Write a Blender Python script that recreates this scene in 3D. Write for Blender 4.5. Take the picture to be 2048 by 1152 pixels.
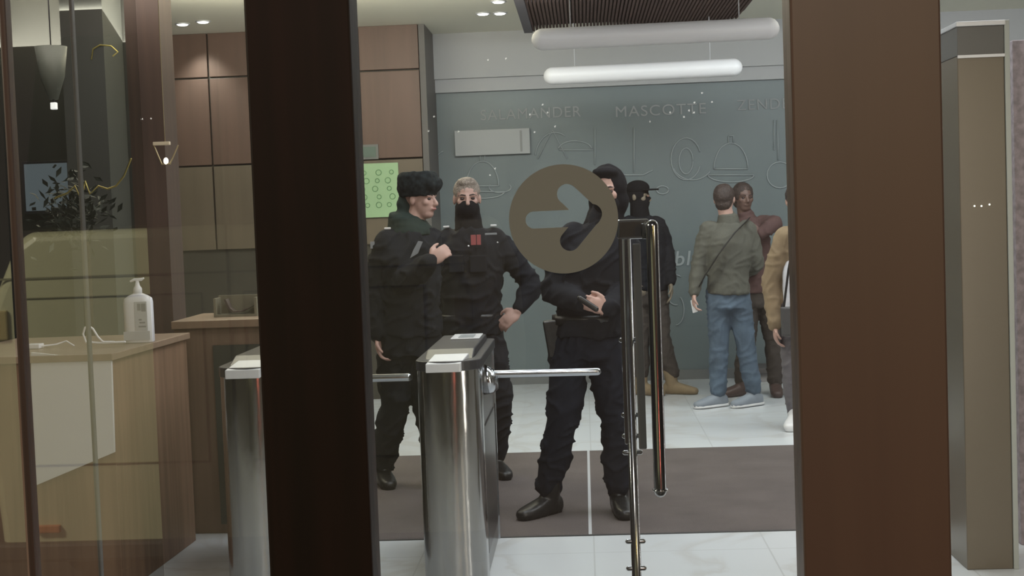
import bpy, bmesh, math, random
from mathutils import Vector, Matrix, noise
for o in list(bpy.data.objects): bpy.data.objects.remove(o)
SC = bpy.context.scene
COL = SC.collection
random.seed(7)
PI = math.pi
VEC = Vector

# ------------------------------------------------------------------ camera
F = 2800.0
YAW, PITCH, ROLL = math.radians(3.0), math.atan(146 / F), math.radians(2.1)
EYE = VEC((0, 0, 1.57))
fwd0 = VEC((-math.sin(YAW), math.cos(YAW), 0))
rgt0 = VEC((math.cos(YAW), math.sin(YAW), 0))
fwd = (fwd0 * math.cos(PITCH) - VEC((0, 0, 1)) * math.sin(PITCH)).normalized()
up0 = rgt0.cross(fwd).normalized()
up = up0 * math.cos(ROLL) + rgt0 * math.sin(ROLL)
rgt = rgt0 * math.cos(ROLL) - up0 * math.sin(ROLL)
cam = bpy.data.cameras.new('camera')
cam.sensor_width = 36; cam.lens = F / 2048 * 36; cam.clip_start = 0.02; cam.clip_end = 200
camo = bpy.data.objects.new('camera', cam); COL.objects.link(camo)
M = Matrix((rgt, up, -fwd)).transposed().to_4x4(); M.translation = EYE
camo.matrix_world = M
SC.camera = camo

def ray(px, py): return rgt * (px - 1024) / F + up * (576 - py) / F + fwd
def V(px, py, Y):
    r = ray(px, py); return EYE + r * (Y / r.y)
def H(px, py, z):
    r = ray(px, py); return EYE + r * ((z - EYE.z) / r.z)
def K(Y): return F / Y

# ------------------------------------------------------------------ world, lights, exposure
SC.view_settings.view_transform = 'Standard'; SC.view_settings.look = 'None'
SC.view_settings.exposure = 0.0; SC.view_settings.gamma = 1.0
SC.view_settings.use_curve_mapping = False
try:
    SC.cycles.use_denoising = True
    SC.cycles.max_bounces = 8; SC.cycles.transparent_max_bounces = 16
    SC.cycles.sample_clamp_indirect = 4.0
except Exception: pass
w = bpy.data.worlds.new('night_sky'); SC.world = w; w.use_nodes = True
w.node_tree.nodes['Background'].inputs[0].default_value = (0.10, 0.085, 0.075, 1)
w.node_tree.nodes['Background'].inputs[1].default_value = 0.35

def area(name, loc, target, size, energy, color=(1, 1, 1), sy=None):
    l = bpy.data.lights.new(name, 'AREA'); l.energy = energy; l.color = color; l.size = size
    if sy: l.shape = 'RECTANGLE'; l.size_y = sy
    o = bpy.data.objects.new(name, l); COL.objects.link(o); o.location = loc
    d = VEC(target) - VEC(loc); o.rotation_euler = d.to_track_quat('-Z', 'Y').to_euler()
    return o
# lobby lighting (ceiling panels above the frame, then added unseen lights; ceiling stands at 3.24 m)
area('ceiling_panel_light_near', (-0.3, 4.6, 3.2), (-0.3, 4.6, 0), 0.5, 40, (0.93, 0.97, 1.0), 1.6)
area('ceiling_panel_light_middle', (0.4, 7.2, 3.2), (0.4, 7.4, 0), 2.6, 75, (0.92, 0.97, 1.0), 1.4)
area('ceiling_panel_light_right', (3.2, 7.5, 3.2), (3.4, 7.7, 0), 1.6, 100, (0.98, 0.96, 0.98), 3.5)
area('ceiling_panel_light_left', (-2.6, 8.5, 3.2), (-2.6, 9.6, 0), 1.4, 45, (1.0, 0.93, 0.82), 2.5)
area('unseen_far_light', (1.0, 9.9, 3.03), (1.0, 10.9, 0.0), 4.6, 95, (0.90, 0.97, 1.0), 0.9)  # unseen light added below the ceiling to brighten the back wall
area('added_uplight_left', (-2.2, 9.3, 2.93), (-2.2, 9.7, 3.88), 3.6, 130, (1.0, 0.95, 0.78), 0.5)  # unseen uplight added to brighten the far ceiling
area('added_uplight_right', (3.4, 9.3, 2.93), (3.4, 9.7, 3.88), 3.0, 60, (0.95, 0.97, 1.0), 0.5)  # matching unseen uplight added for the ceiling at right
area('added_streak_light', (1.75, 3.3, 1.5), (-0.35, 5.8, 0.9), 0.06, 30, (1.0, 0.93, 0.82), 2.6)  # unseen strip added to draw a bright streak on the turnstile fronts
# street-side lighting: added van light, then lamps behind the photographer
area('added_van_light', (-4.6, 1.4, 3.4), (-2.1, -1.2, 1.0), 0.8, 150, (1.0, 0.95, 0.72))  # unseen light added outside the doors to brighten the mirrored van
area('street_lamp_front', (0.6, -5.4, 5.4), (0.2, 2.4, 1.0), 1.2, 200, (1.0, 0.88, 0.74))
area('street_lamp_side', (4.5, -3.0, 2.4), (0.6, 2.4, 1.3), 1.0, 34, (1.0, 0.84, 0.62))
# coloured lights added behind the camera to tint the varnished posts by reflection
area('added_red_light_low', (1.36, -2.6, 0.3), (1.1, 2.4, 0.6), 0.3, 5, (1.0, 0.22, 0.14))
area('added_amber_light', (1.40, -2.6, 2.2), (1.0, 2.4, 1.9), 0.3, 9, (1.0, 0.70, 0.15))
area('added_rose_light_high', (-1.72, -3.4, 2.9), (-0.6, 2.4, 2.2), 0.35, 14, (1.0, 0.45, 0.38))

# ------------------------------------------------------------------ materials
MATS = {}
def mat(name, col, rough=0.6, metal=0.0, emit=None, es=1.0, nz=0.0, nscale=40.0, bump=0.0, bscale=60.0, coat=0.0, spec=0.5, stretch=(1, 1, 1)):
    if name in MATS: return MATS[name]
    m = bpy.data.materials.new(name); m.use_nodes = True; nt = m.node_tree; b = nt.nodes['Principled BSDF']
    b.inputs['Base Color'].default_value = (*col, 1); b.inputs['Roughness'].default_value = rough
    b.inputs['Metallic'].default_value = metal; b.inputs['Specular IOR Level'].default_value = spec
    if coat: b.inputs['Coat Weight'].default_value = coat
    tc = nt.nodes.new('ShaderNodeTexCoord'); mp = nt.nodes.new('ShaderNodeMapping')
    mp.inputs['Scale'].default_value = stretch; nt.links.new(tc.outputs['Object'], mp.inputs[0])
    if nz:
        n = nt.nodes.new('ShaderNodeTexNoise'); n.inputs['Scale'].default_value = nscale; n.inputs['Detail'].default_value = 6
        nt.links.new(mp.outputs[0], n.inputs['Vector'])
        r = nt.nodes.new('ShaderNodeValToRGB')
        r.color_ramp.elements[0].position = 0.3; r.color_ramp.elements[1].position = 0.7
        r.color_ramp.elements[0].color = (*[c * (1 - nz) for c in col], 1); r.color_ramp.elements[1].color = (*[min(1, c * (1 + nz)) for c in col], 1)
        nt.links.new(n.outputs[0], r.inputs[0]); nt.links.new(r.outputs[0], b.inputs['Base Color'])
    if bump:
        n2 = nt.nodes.new('ShaderNodeTexNoise'); n2.inputs['Scale'].default_value = bscale; n2.inputs['Detail'].default_value = 3
        nt.links.new(mp.outputs[0], n2.inputs['Vector'])
        bp = nt.nodes.new('ShaderNodeBump'); bp.inputs['Strength'].default_value = bump; bp.inputs['Distance'].default_value = 0.01
        nt.links.new(n2.outputs[0], bp.inputs['Height']); nt.links.new(bp.outputs[0], b.inputs['Normal'])
    if emit:
        b.inputs['Emission Color'].default_value = (*emit, 1); b.inputs['Emission Strength'].default_value = es
    MATS[name] = m; return m

def glass(name, refl, rough, tint, film, filmcol=(0.5, 0.5, 0.5)):
    m = bpy.data.materials.new(name); m.use_nodes = True; nt = m.node_tree
    nt.nodes.remove(nt.nodes['Principled BSDF']); out = nt.nodes['Material Output']
    t = nt.nodes.new('ShaderNodeBsdfTransparent'); t.inputs[0].default_value = (*tint, 1)
    g = nt.nodes.new('ShaderNodeBsdfGlossy'); g.inputs['Roughness'].default_value = rough
    d = nt.nodes.new('ShaderNodeBsdfDiffuse'); d.inputs[0].default_value = (*filmcol, 1)
    # haze put into the pane as an uneven, smudged diffuse layer
    n = nt.nodes.new('ShaderNodeTexNoise'); n.inputs['Scale'].default_value = 2.2; n.inputs['Detail'].default_value = 2
    tc = nt.nodes.new('ShaderNodeTexCoord'); nt.links.new(tc.outputs['Object'], n.inputs['Vector'])
    mr = nt.nodes.new('ShaderNodeMapRange'); mr.inputs['From Min'].default_value = 0.35; mr.inputs['From Max'].default_value = 0.7
    mr.inputs['To Min'].default_value = film * 0.5; mr.inputs['To Max'].default_value = film * 1.6
    nt.links.new(n.outputs[0], mr.inputs[0])
    m1 = nt.nodes.new('ShaderNodeMixShader'); m1.inputs[0].default_value = refl
    m2 = nt.nodes.new('ShaderNodeMixShader'); nt.links.new(mr.outputs[0], m2.inputs[0])
    nt.links.new(t.outputs[0], m1.inputs[1]); nt.links.new(g.outputs[0], m1.inputs[2])
    nt.links.new(m1.outputs[0], m2.inputs[1]); nt.links.new(d.outputs[0], m2.inputs[2]); nt.links.new(m2.outputs[0], out.inputs[0])
    return m

def wood(name, c1, c2, rough=0.45, scale=1.0, coat=0.0):
    if name in MATS: return MATS[name]
    m = bpy.data.materials.new(name); m.use_nodes = True; nt = m.node_tree; b = nt.nodes['Principled BSDF']
    tc = nt.nodes.new('ShaderNodeTexCoord'); mp = nt.nodes.new('ShaderNodeMapping'); mp.inputs['Scale'].default_value = (14 * scale, 14 * scale, 0.7 * scale)
    nt.links.new(tc.outputs['Object'], mp.inputs[0])
    n = nt.nodes.new('ShaderNodeTexNoise'); n.inputs['Scale'].default_value = 1.5; n.inputs['Detail'].default_value = 8; n.inputs['Distortion'].default_value = 0.6
    nt.links.new(mp.outputs[0], n.inputs['Vector'])
    r = nt.nodes.new('ShaderNodeValToRGB'); r.color_ramp.elements[0].position = 0.32; r.color_ramp.elements[1].position = 0.68
    r.color_ramp.elements[0].color = (*c1, 1); r.color_ramp.elements[1].color = (*c2, 1)
    nt.links.new(n.outputs[0], r.inputs[0]); nt.links.new(r.outputs[0], b.inputs['Base Color'])
    b.inputs['Roughness'].default_value = rough
    if coat: b.inputs['Coat Weight'].default_value = coat; b.inputs['Coat Roughness'].default_value = 0.42
    MATS[name] = m; return m

def marble():
    m = bpy.data.materials.new('white_marble_tiles'); m.use_nodes = True; nt = m.node_tree; b = nt.nodes['Principled BSDF']
    tc = nt.nodes.new('ShaderNodeTexCoord')
    n = nt.nodes.new('ShaderNodeTexNoise'); n.inputs['Scale'].default_value = 0.9; n.inputs['Detail'].default_value = 9; n.inputs['Distortion'].default_value = 1.8
    nt.links.new(tc.outputs['Object'], n.inputs['Vector'])
    r = nt.nodes.new('ShaderNodeValToRGB')
    e = r.color_ramp.elements; e[0].position = 0.0; e[0].color = (0.60, 0.63, 0.65, 1); e[1].position = 1; e[1].color = (0.63, 0.66, 0.68, 1)
    for p, c in ((0.44, (0.61, 0.64, 0.66)), (0.5, (0.54, 0.55, 0.55)), (0.54, (0.62, 0.65, 0.67))):
        x = e.new(p); x.color = (*c, 1)
    nt.links.new(n.outputs[0], r.inputs[0])
    br = nt.nodes.new('ShaderNodeTexBrick'); br.offset = 0.0; br.inputs['Scale'].default_value = 1.0
    br.inputs['Mortar Size'].default_value = 0.004; br.inputs['Brick Width'].default_value = 0.8; br.inputs['Row Height'].default_value = 0.8
    br.inputs['Mortar'].default_value = (0.48, 0.50, 0.51, 1)
    nt.links.new(tc.outputs['Object'], br.inputs['Vector']); nt.links.new(r.outputs[0], br.inputs['Color1']); nt.links.new(r.outputs[0], br.inputs['Color2'])
    nt.links.new(br.outputs['Color'], b.inputs['Base Color']); b.inputs['Roughness'].default_value = 0.28
    return m

# ------------------------------------------------------------------ mesh helpers
def new_mesh(name, vs, fs, m=None, parent=None, origin=None, smooth=False):
    me = bpy.data.meshes.new(name)
    org = VEC(origin) if origin is not None else VEC((0, 0, 0))
    me.from_pydata([tuple(VEC(v) - org) for v in vs], [], fs); me.update()
    if m: me.materials.append(m)
    if smooth:
        for p in me.polygons: p.use_smooth = True
    o = bpy.data.objects.new(name, me); COL.objects.link(o)
    if parent is not None:
        o.parent = parent; o.location = org - parent.location
    else: o.location = org
    return o

class MB:
    def __init__(s): s.v = []; s.f = []
    def add(s, vs, fs):
        n = len(s.v); s.v += [VEC(v) for v in vs]; s.f += [tuple(i + n for i in f) for f in fs]; return s
    def box(s, a, b):
        (x0, y0, z0), (x1, y1, z1) = a, b
        x0, x1 = min(x0, x1), max(x0, x1); y0, y1 = min(y0, y1), max(y0, y1); z0, z1 = min(z0, z1), max(z0, z1)
        return s.add([(x0, y0, z0), (x1, y0, z0), (x1, y1, z0), (x0, y1, z0), (x0, y0, z1), (x1, y0, z1), (x1, y1, z1), (x0, y1, z1)],
                     [(0, 3, 2, 1), (4, 5, 6, 7), (0, 1, 5, 4), (1, 2, 6, 5), (2, 3, 7, 6), (3, 0, 4, 7)])
    def prism(s, pts, n):           # pts: polygon (3d), n: extrusion vector
        n = VEC(n); pts = [VEC(p) for p in pts]; k = len(pts)
        return s.add(pts + [p + n for p in pts], [tuple(reversed(range(k))), tuple(range(k, 2 * k))] + [(i, (i + 1) % k, (i + 1) % k + k, i + k) for i in range(k)])
    def loft(s, rings, n=20, pw=2.0):   # rings: (centre, u, v)
        vs = []; fs = []
        for c, u, v in rings:
            for i in range(n):
                a = 2 * PI * i / n; ca, sa = math.cos(a), math.sin(a)
                ca = math.copysign(abs(ca) ** (2 / pw), ca); sa = math.copysign(abs(sa) ** (2 / pw), sa)
                vs.append(VEC(c) + VEC(u) * ca + VEC(v) * sa)
        for r in range(len(rings) - 1):
            for i in range(n):
                j = (i + 1) % n; fs.append((r * n + i, r * n + j, (r + 1) * n + j, (r + 1) * n + i))
        fs.append(tuple(reversed(range(n)))); fs.append(tuple(range((len(rings) - 1) * n, len(rings) * n)))
        return s.add(vs, fs)
    def ell(s, c, u, v, w, nu=18, nv=12):
        c, u, v, w = VEC(c), VEC(u), VEC(v), VEC(w); rings = []
        for k in range(nv + 1):
            t = PI * (k + 0.02) / (nv + 0.04) ; rings.append((c - w * math.cos(t), u * math.sin(t), v * math.sin(t)))
        return s.loft(rings, nu)
    def sph(s, c, r, n=14): return s.ell(c, (r, 0, 0), (0, r, 0), (0, 0, r), n, max(6, n * 2 // 3))
    def tube(s, pts, rad, side=None, flat=1.0, n=16, dome=True):
        pts = [VEC(p) for p in pts]
        if not hasattr(rad, '__len__'): rad = [rad] * len(pts)
        P, R = [], []
        for i in range(len(pts) - 1):
            L = (pts[i + 1] - pts[i]).length; k = max(1, int(L / 0.04)) if dome else 1
            for j in range(k): t = j / k; P.append(pts[i].lerp(pts[i + 1], t)); R.append(rad[i] * (1 - t) + rad[i + 1] * t)
        P.append(pts[-1]); R.append(rad[-1])
        T = []
        for i in range(len(P)):
            a = P[max(0, i - 1)]; b = P[min(len(P) - 1, i + 1)]; T.append((b - a).normalized())
        rings = []
        ref = VEC(side) if side is not None else (VEC((0, 0, 1)) if abs(T[0].z) < 0.8 else VEC((1, 0, 0)))
        u = (ref - T[0] * ref.dot(T[0])).normalized()
        fr = []
        for i in range(len(P)):
            u = (u - T[i] * u.dot(T[i])).normalized(); fr.append((u.copy(), T[i].cross(u)))
        if dome:
            for a in (80, 60, 35, 12):
                x = math.radians(a); r = R[0] * math.cos(x); rings.append((P[0] - T[0] * R[0] * math.sin(x), fr[0][0] * r, fr[0][1] * r * flat))
        for i in range(len(P)): rings.append((P[i], fr[i][0] * R[i], fr[i][1] * R[i] * flat))
        if dome:
            for a in (12, 35, 60, 80):
                x = math.radians(a); r = R[-1] * math.cos(x); rings.append((P[-1] + T[-1] * R[-1] * math.sin(x), fr[-1][0] * r, fr[-1][1] * r * flat))
        return s.loft(rings, n)
    def ring(s, c, ax1, ax2, r, t, n=40, k=8):    # torus
        c, ax1, ax2 = VEC(c), VEC(ax1).normalized(), VEC(ax2).normalized(); nn = ax1.cross(ax2); vs = []; fs = []
        for i in range(n):
            a = 2 * PI * i / n; d = ax1 * math.cos(a) + ax2 * math.sin(a)
            for j in range(k):
                b = 2 * PI * j / k; vs.append(c + d * (r + t * math.cos(b)) + nn * t * math.sin(b))
        for i in range(n):
            for j in range(k):
                fs.append((i * k + j, ((i + 1) % n) * k + j, ((i + 1) % n) * k + (j + 1) % k, i * k + (j + 1) % k))
        return s.add(vs, fs)
    def build(s, name, m, parent=None, smooth=False, bevel=0.0, origin=None):
        if origin is None and parent is None:
            n = len(s.v); c = sum(s.v, VEC()) / n; origin = (c.x, c.y, min(v.z for v in s.v))
        if origin is None: origin = sum(s.v, VEC()) / len(s.v)
        o = new_mesh(name, s.v, s.f, m, parent, origin, smooth)
        bm = bmesh.new(); bm.from_mesh(o.data); bmesh.ops.recalc_face_normals(bm, faces=bm.faces); 
        if bevel: bmesh.ops.bevel(bm, geom=bm.edges[:], offset=bevel, segments=2, affect='EDGES', profile=0.5)
        bm.to_mesh(o.data); bm.free()
        return o
    def remesh(s, name, m, parent=None, voxel=0.012, it=3, disp=0.0, dscale=14.0, dfun=None, zs=1.0):
        """fuse every overlapping volume into one continuous surface"""
        t = new_mesh('tmp', s.v, s.f)
        bm = bmesh.new(); bm.from_mesh(t.data); bmesh.ops.recalc_face_normals(bm, faces=bm.faces); bm.to_mesh(t.data); bm.free()
        md = t.modifiers.new('r', 'REMESH'); md.mode = 'VOXEL'; md.voxel_size = voxel
        if it:
            sm = t.modifiers.new('s', 'SMOOTH'); sm.factor = 0.5; sm.iterations = it
        dg = bpy.context.evaluated_depsgraph_get(); dg.update()
        me = bpy.data.meshes.new_from_object(t.evaluated_get(dg))
        bpy.data.objects.remove(t)
        me.name = name; me.materials.clear(); me.materials.append(m)
        if disp:
            nr = [v.normal.copy() for v in me.vertices]
            for v, nn in zip(me.vertices, nr):
                p = v.co; q = VEC((p.x * dscale, p.y * dscale, p.z * dscale * zs))
                d = 0.7 * noise.noise(q)
                if dscale < 12:
                    q2 = VEC((p.x * 7 + p.z * 5, p.y * 7, p.z * 13 - p.x * 8)) + VEC((noise.noise(q * 0.7), 0, noise.noise(q * 0.6 + VEC((3, 3, 3))))) * 1.2
                    d += 1.1 * (1 - min(1, abs(noise.noise(q2)) * 3.2)) ** 2 - 0.3
                else: d += 0.5 * noise.noise(q * 2.1 + VEC((5, 3, 1)))
                v.co = p + nn * disp * d
        for p in me.polygons: p.use_smooth = True
        org = sum((v.co for v in me.vertices), VEC()) / max(1, len(me.vertices))
        if parent is None: org.z = min(v.co.z for v in me.vertices)
        me.transform(Matrix.Translation(-org))
        o = bpy.data.objects.new(name, me); COL.objects.link(o)
        if parent is not None: o.parent = parent; o.location = org - parent.location
        else: o.location = org
        return o

def tag(o, label=None, cat=None, group=None, kind=None):
    if label: o['label'] = label
    if cat: o['category'] = cat
    if group: o['group'] = group
    if kind: o['kind'] = kind
    return o
def empty(name, loc, label=None, cat=None, group=None):
    o = bpy.data.objects.new(name, None); COL.objects.link(o); o.location = VEC(loc); o.empty_display_size = 0.1
    return tag(o, label, cat, group)
def struct(o): o['kind'] = 'structure'; return o

def text_obj(name, s, size, origin, ux, uy, m, parent=None, depth=0.004, font_bold=0.0, width=None):
    c = bpy.data.curves.new(name, 'FONT'); c.body = s; c.size = size; c.extrude = depth; c.offset = font_bold; c.space_character = 1.12
    t = bpy.data.objects.new('tmp', c); COL.objects.link(t)
    dg = bpy.context.evaluated_depsgraph_get(); dg.update()
    me = bpy.data.meshes.new_from_object(t.evaluated_get(dg)); bpy.data.objects.remove(t)
    ux, uy = VEC(ux).normalized(), VEC(uy).normalized(); n = ux.cross(uy)
    xs = [v.co.x for v in me.vertices]
    if width: f = width / (max(xs) - min(xs))
    else: f = 1
    mn = min(xs)
    me.transform(Matrix(((f, 0, 0, -mn * f), (0, 1, 0, 0), (0, 0, 1, 0), (0, 0, 0, 1))))
    me.transform(Matrix((ux, uy, n)).transposed().to_4x4())
    me.materials.clear(); me.materials.append(m)
    o = bpy.data.objects.new(name, me); COL.objects.link(o)
    if parent is not None: o.parent = parent; o.location = VEC(origin) - parent.location
    else: o.location = VEC(origin)
    return o

# ------------------------------------------------------------------ palette
steel = mat('brushed_steel', (0.34, 0.34, 0.335), 0.15, 1.0, bump=0.3, bscale=1.6, stretch=(6, 6, 1.6))
steel_side = mat('steel_side', (0.30, 0.30, 0.30), 0.32, 1.0)
chrome = mat('chrome', (0.40, 0.42, 0.45), 0.16, 1.0)
pale_metal = mat('pale_metal', (0.60, 0.61, 0.63), 0.4, 0.3)
black_plastic = mat('black_plastic', (0.018, 0.018, 0.024), 0.35)
frame_dark = wood('dark_brown_frame_wood', (0.008, 0.004, 0.0015), (0.015, 0.006, 0.003), 0.65, 1.0, 0.12)
frame_dark.node_tree.nodes['Principled BSDF'].inputs['Specular IOR Level'].default_value = 0.15
frame_red = wood('red_brown_frame_wood', (0.070, 0.036, 0.022), (0.086, 0.046, 0.028), 0.5, 0.5, 0.5)
frame_slim = wood('slim_frame_brown', (0.045, 0.024, 0.017), (0.065, 0.034, 0.023), 0.5)
panel_wood = wood('brown_panel_wood', (0.112, 0.068, 0.050), (0.138, 0.082, 0.060), 0.5, 0.6)
panel_light = wood('olive_brown_panel_wood', (0.125, 0.10, 0.070), (0.15, 0.118, 0.082), 0.5, 0.6)
desk_wood = wood('desk_wood', (0.18, 0.105, 0.066), (0.27, 0.165, 0.105), 0.5, 1.2)
dark_recess = mat('dark_recess', (0.05, 0.045, 0.035), 0.7)
chalk_wall = mat('grey_green_wall', (0.148, 0.186, 0.194), 0.42, nz=0.07, nscale=1.4)
chalk = mat('chalk_line', (0.32, 0.365, 0.375), 0.7)
chalk_dim = mat('chalk_letters', (0.30, 0.32, 0.325), 0.7)
off_white = mat('off_white_paint', (0.50, 0.49, 0.47), 0.7)
fascia_m = mat('fascia_grey_white', (0.42, 0.43, 0.44), 0.6)
ceil_m = mat('cream_ceiling', (0.78, 0.76, 0.64), 0.7)
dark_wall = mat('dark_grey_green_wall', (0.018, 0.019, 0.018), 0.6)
mat_m = mat('brown_entrance_mat', (0.105, 0.088, 0.084), 0.95, nz=0.16, nscale=3, bump=0.6, bscale=180)
sticker_m = mat('grey_olive_sticker_film', (0.195, 0.200, 0.180), 0.7)
ring_m = mat('tube_lamp_diffuser', (0.66, 0.66, 0.67), 0.4, emit=(1, 1, 1.0), es=0.05)
spot_m = mat('downlight_lens', (1, 1, 1), 0.3, emit=(1, 0.98, 0.95), es=6)
warm_m = mat('warm_lamp_glass', (1, 1, 1), 0.3, emit=(1, 0.92, 0.72), es=2.2)
slat_m = wood('red_brown_slat', (0.05, 0.024, 0.020), (0.07, 0.034, 0.028), 0.9)
skin = mat('skin', (0.46, 0.29, 0.24), 0.5, nz=0.06, nscale=30)
skin_dark = mat('skin_shadowed', (0.32, 0.19, 0.15), 0.5)
black_cloth = mat('black_uniform_cloth', (0.013, 0.014, 0.018), 0.85, nz=0.15, nscale=9, spec=0.15)
navy_cloth = mat('navy_black_cloth', (0.011, 0.013, 0.020), 0.85, nz=0.15, nscale=9, spec=0.15)
knit = mat('black_knit', (0.009, 0.009, 0.011), 0.95, spec=0.15)
fur = mat('black_fur', (0.014, 0.019, 0.021), 0.9, nz=0.5, nscale=40, spec=0.15)
hoodm = mat('dark_green_hood_cloth', (0.022, 0.034, 0.030), 0.85, spec=0.15)
leather = mat('black_leather', (0.012, 0.012, 0.012), 0.35, bump=0.2, bscale=40)
tan_suede = mat('tan_suede', (0.22, 0.165, 0.10), 0.85, nz=0.1, nscale=20)
brown_cloth = mat('dark_brown_cloth', (0.050, 0.040, 0.034), 0.85, nz=0.15, nscale=15, bump=0.3, bscale=26)
olive_cloth = mat('olive_grey_jacket_cloth', (0.085, 0.084, 0.068), 0.85, nz=0.12, nscale=10, bump=0.4, bscale=22)
denim = mat('blue_denim', (0.072, 0.104, 0.145), 0.85, nz=0.25, nscale=9, bump=0.4, bscale=30)
tan_cloth = mat('tan_coat_cloth', (0.24, 0.175, 0.105), 0.85, nz=0.1, nscale=10, bump=0.4, bscale=20)
white_cloth = mat('white_shirt_cloth', (0.62, 0.62, 0.66), 0.8, bump=0.3, bscale=20)
maroon_cloth = mat('maroon_brown_cloth', (0.085, 0.045, 0.042), 0.85, nz=0.12, nscale=10, bump=0.3, bscale=22)
hair_grey = mat('short_fair_grey_hair', (0.26, 0.22, 0.185), 0.8, nz=0.35, nscale=70, bump=0.6, bscale=120)
hair_dark = mat('dark_brown_hair', (0.040, 0.026, 0.022), 0.6, nz=0.3, nscale=60, bump=0.6, bscale=100)
white_rubber = mat('white_rubber', (0.70, 0.70, 0.70), 0.5)
grey_shoe = mat('grey_blue_shoe_fabric', (0.22, 0.25, 0.29), 0.8)
silver = mat('silver_star', (0.80, 0.80, 0.80), 0.35, 0.4)
red_patch = mat('red_ribbon', (0.30, 0.07, 0.07), 0.7)
patch_m = mat('grey_sleeve_badge', (0.22, 0.23, 0.24), 0.7)
eye_m = mat('dark_eye', (0.03, 0.02, 0.02), 0.2)
lips_m = mat('lips', (0.34, 0.15, 0.13), 0.5)

# ------------------------------------------------------------------ setting
GY = 2.4      # plane of the glass entrance doors
WY = 12.9     # back wall
CZ = 3.24
X0, X1 = -6.0, 6.5
marb = marble()
struct(MB().box((X0, GY - 0.08, -0.1), (X1, WY + 0.3, 0)).build('floor', marb, origin=(0, 0, 0)))
struct(MB().box((X0 - 4, -14, -0.12), (X1 + 4, GY - 0.08, -0.02)).build('floor_outside', mat('wet_dark_asphalt', (0.05, 0.047, 0.045), 0.5, nz=0.2, nscale=8), origin=(0, 0, 0)))
struct(MB().box((X0, GY, CZ), (X1, WY + 0.3, CZ + 0.12)).build('ceiling', ceil_m))
xl = V(852, 400, WY).x
wb = MB().box((xl, WY, 0), (X1, WY + 0.2, CZ)).build('wall_back', chalk_wall); struct(wb)
zf = 2.71
fa = MB().box((xl - 0.02, WY - 0.10, zf + 0.12), (X1, WY - 0.001, CZ)).box((xl - 0.02, WY - 0.05, zf), (X1, WY - 0.001, zf + 0.12)).build('trim_1', fascia_m); struct(fa)
struct(MB().box((xl + 0.02, WY - 0.02, 0), (X1, WY - 0.001, 0.09)).build('baseboard_back', mat('grey_baseboard', (0.17, 0.18, 0.18), 0.5)))
struct(MB().box((X1, GY, 0), (X1 + 0.15, WY + 0.2, CZ)).build('wall_right', off_white))
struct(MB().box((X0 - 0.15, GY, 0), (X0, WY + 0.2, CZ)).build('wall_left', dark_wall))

# panelled wood wall left of the chalkboard, fixed panels with open joints
PY = 12.1
px0 = V(316, 200, PY).x; xr = V(846, 300, PY).x
def zat(px, py, Y=PY): return V(px, py, Y).z
xs = [px0, V(421, 240, PY).x, V(530, 240, PY).x, V(640, 240, PY).x, V(722, 240, PY).x, xr]
z3, z2, z1, z0 = zat(410, 62), zat(410, 156), zat(410, 332), zat(410, 500)
g = 0.008
pw = MB()
for i in range(5):
    a, b = xs[i] + g, xs[i + 1] - g
    pw.box((a, PY, z2 + g), (b, PY + 0.04, CZ - 0.001)); pw.box((a, PY, z1 + g), (b, PY + 0.04, z2 - g))
pwo = pw.build('wall_wood_upper', panel_wood, bevel=0.002); struct(pwo)
pl = MB()
for i in range(5): pl.box((xs[i] + g, PY, z0), (xs[i + 1] - g, PY + 0.04, z1 - g))
struct(pl.build('wall_wood_lower', panel_light, bevel=0.002))
struct(MB().box((px0, PY + 0.041, 0), (xr, PY + 0.3, CZ - 0.001)).build('wall_wood_backing', dark_recess))
struct(MB().box((xr - 0.001, PY + 0.005, 0), (xr + 0.05, WY + 0.1, CZ - 0.001)).build('trim_2', mat('grey_brown_corner', (0.12, 0.115, 0.11), 0.6)))
# dark side room behind the left pane
SRY = 9.5
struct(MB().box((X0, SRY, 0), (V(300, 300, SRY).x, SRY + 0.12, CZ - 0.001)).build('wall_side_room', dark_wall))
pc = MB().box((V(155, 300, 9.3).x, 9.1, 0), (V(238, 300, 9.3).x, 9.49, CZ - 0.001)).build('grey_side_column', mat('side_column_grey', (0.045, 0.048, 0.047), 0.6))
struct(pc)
cx0, cx1 = V(262, 300, 7.6).x, V(330, 300, 7.6).x
struct(MB().box((cx0, 7.6, 0), (cx1, 7.85, CZ - 0.001)).build('trim_3', wood('dark_column_wood', (0.060, 0.036, 0.028), (0.085, 0.05, 0.038), 0.5)))

# ------------------------------------------------------------------ entrance: posts and panes
def post(name, pxa, pya, pxb, pyb, m, t=0.09, y=GY):
    xa = (V(pxa, 576, y - t / 2).x); xb = (V(pxb, 576, y - t / 2).x)
    o = MB().box((xa, y - t / 2, 0), (xb, y + t / 2, CZ - 0.003)).build(name, m, bevel=0.004); return struct(o)
p1 = post('door_1', 513, 0, 722, 0, frame_dark); 
p2 = post('door_2', 1594, 0, 1893, 0, frame_red)
p3 = post('window_frame_1', 26, 0, 40, 0, frame_slim, 0.03)
p4 = post('window_frame_2', 166, 0, 172, 0, mat('grey_slim_bar', (0.15, 0.145, 0.14), 0.4), 0.02, y=GY + 0.2)
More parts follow.
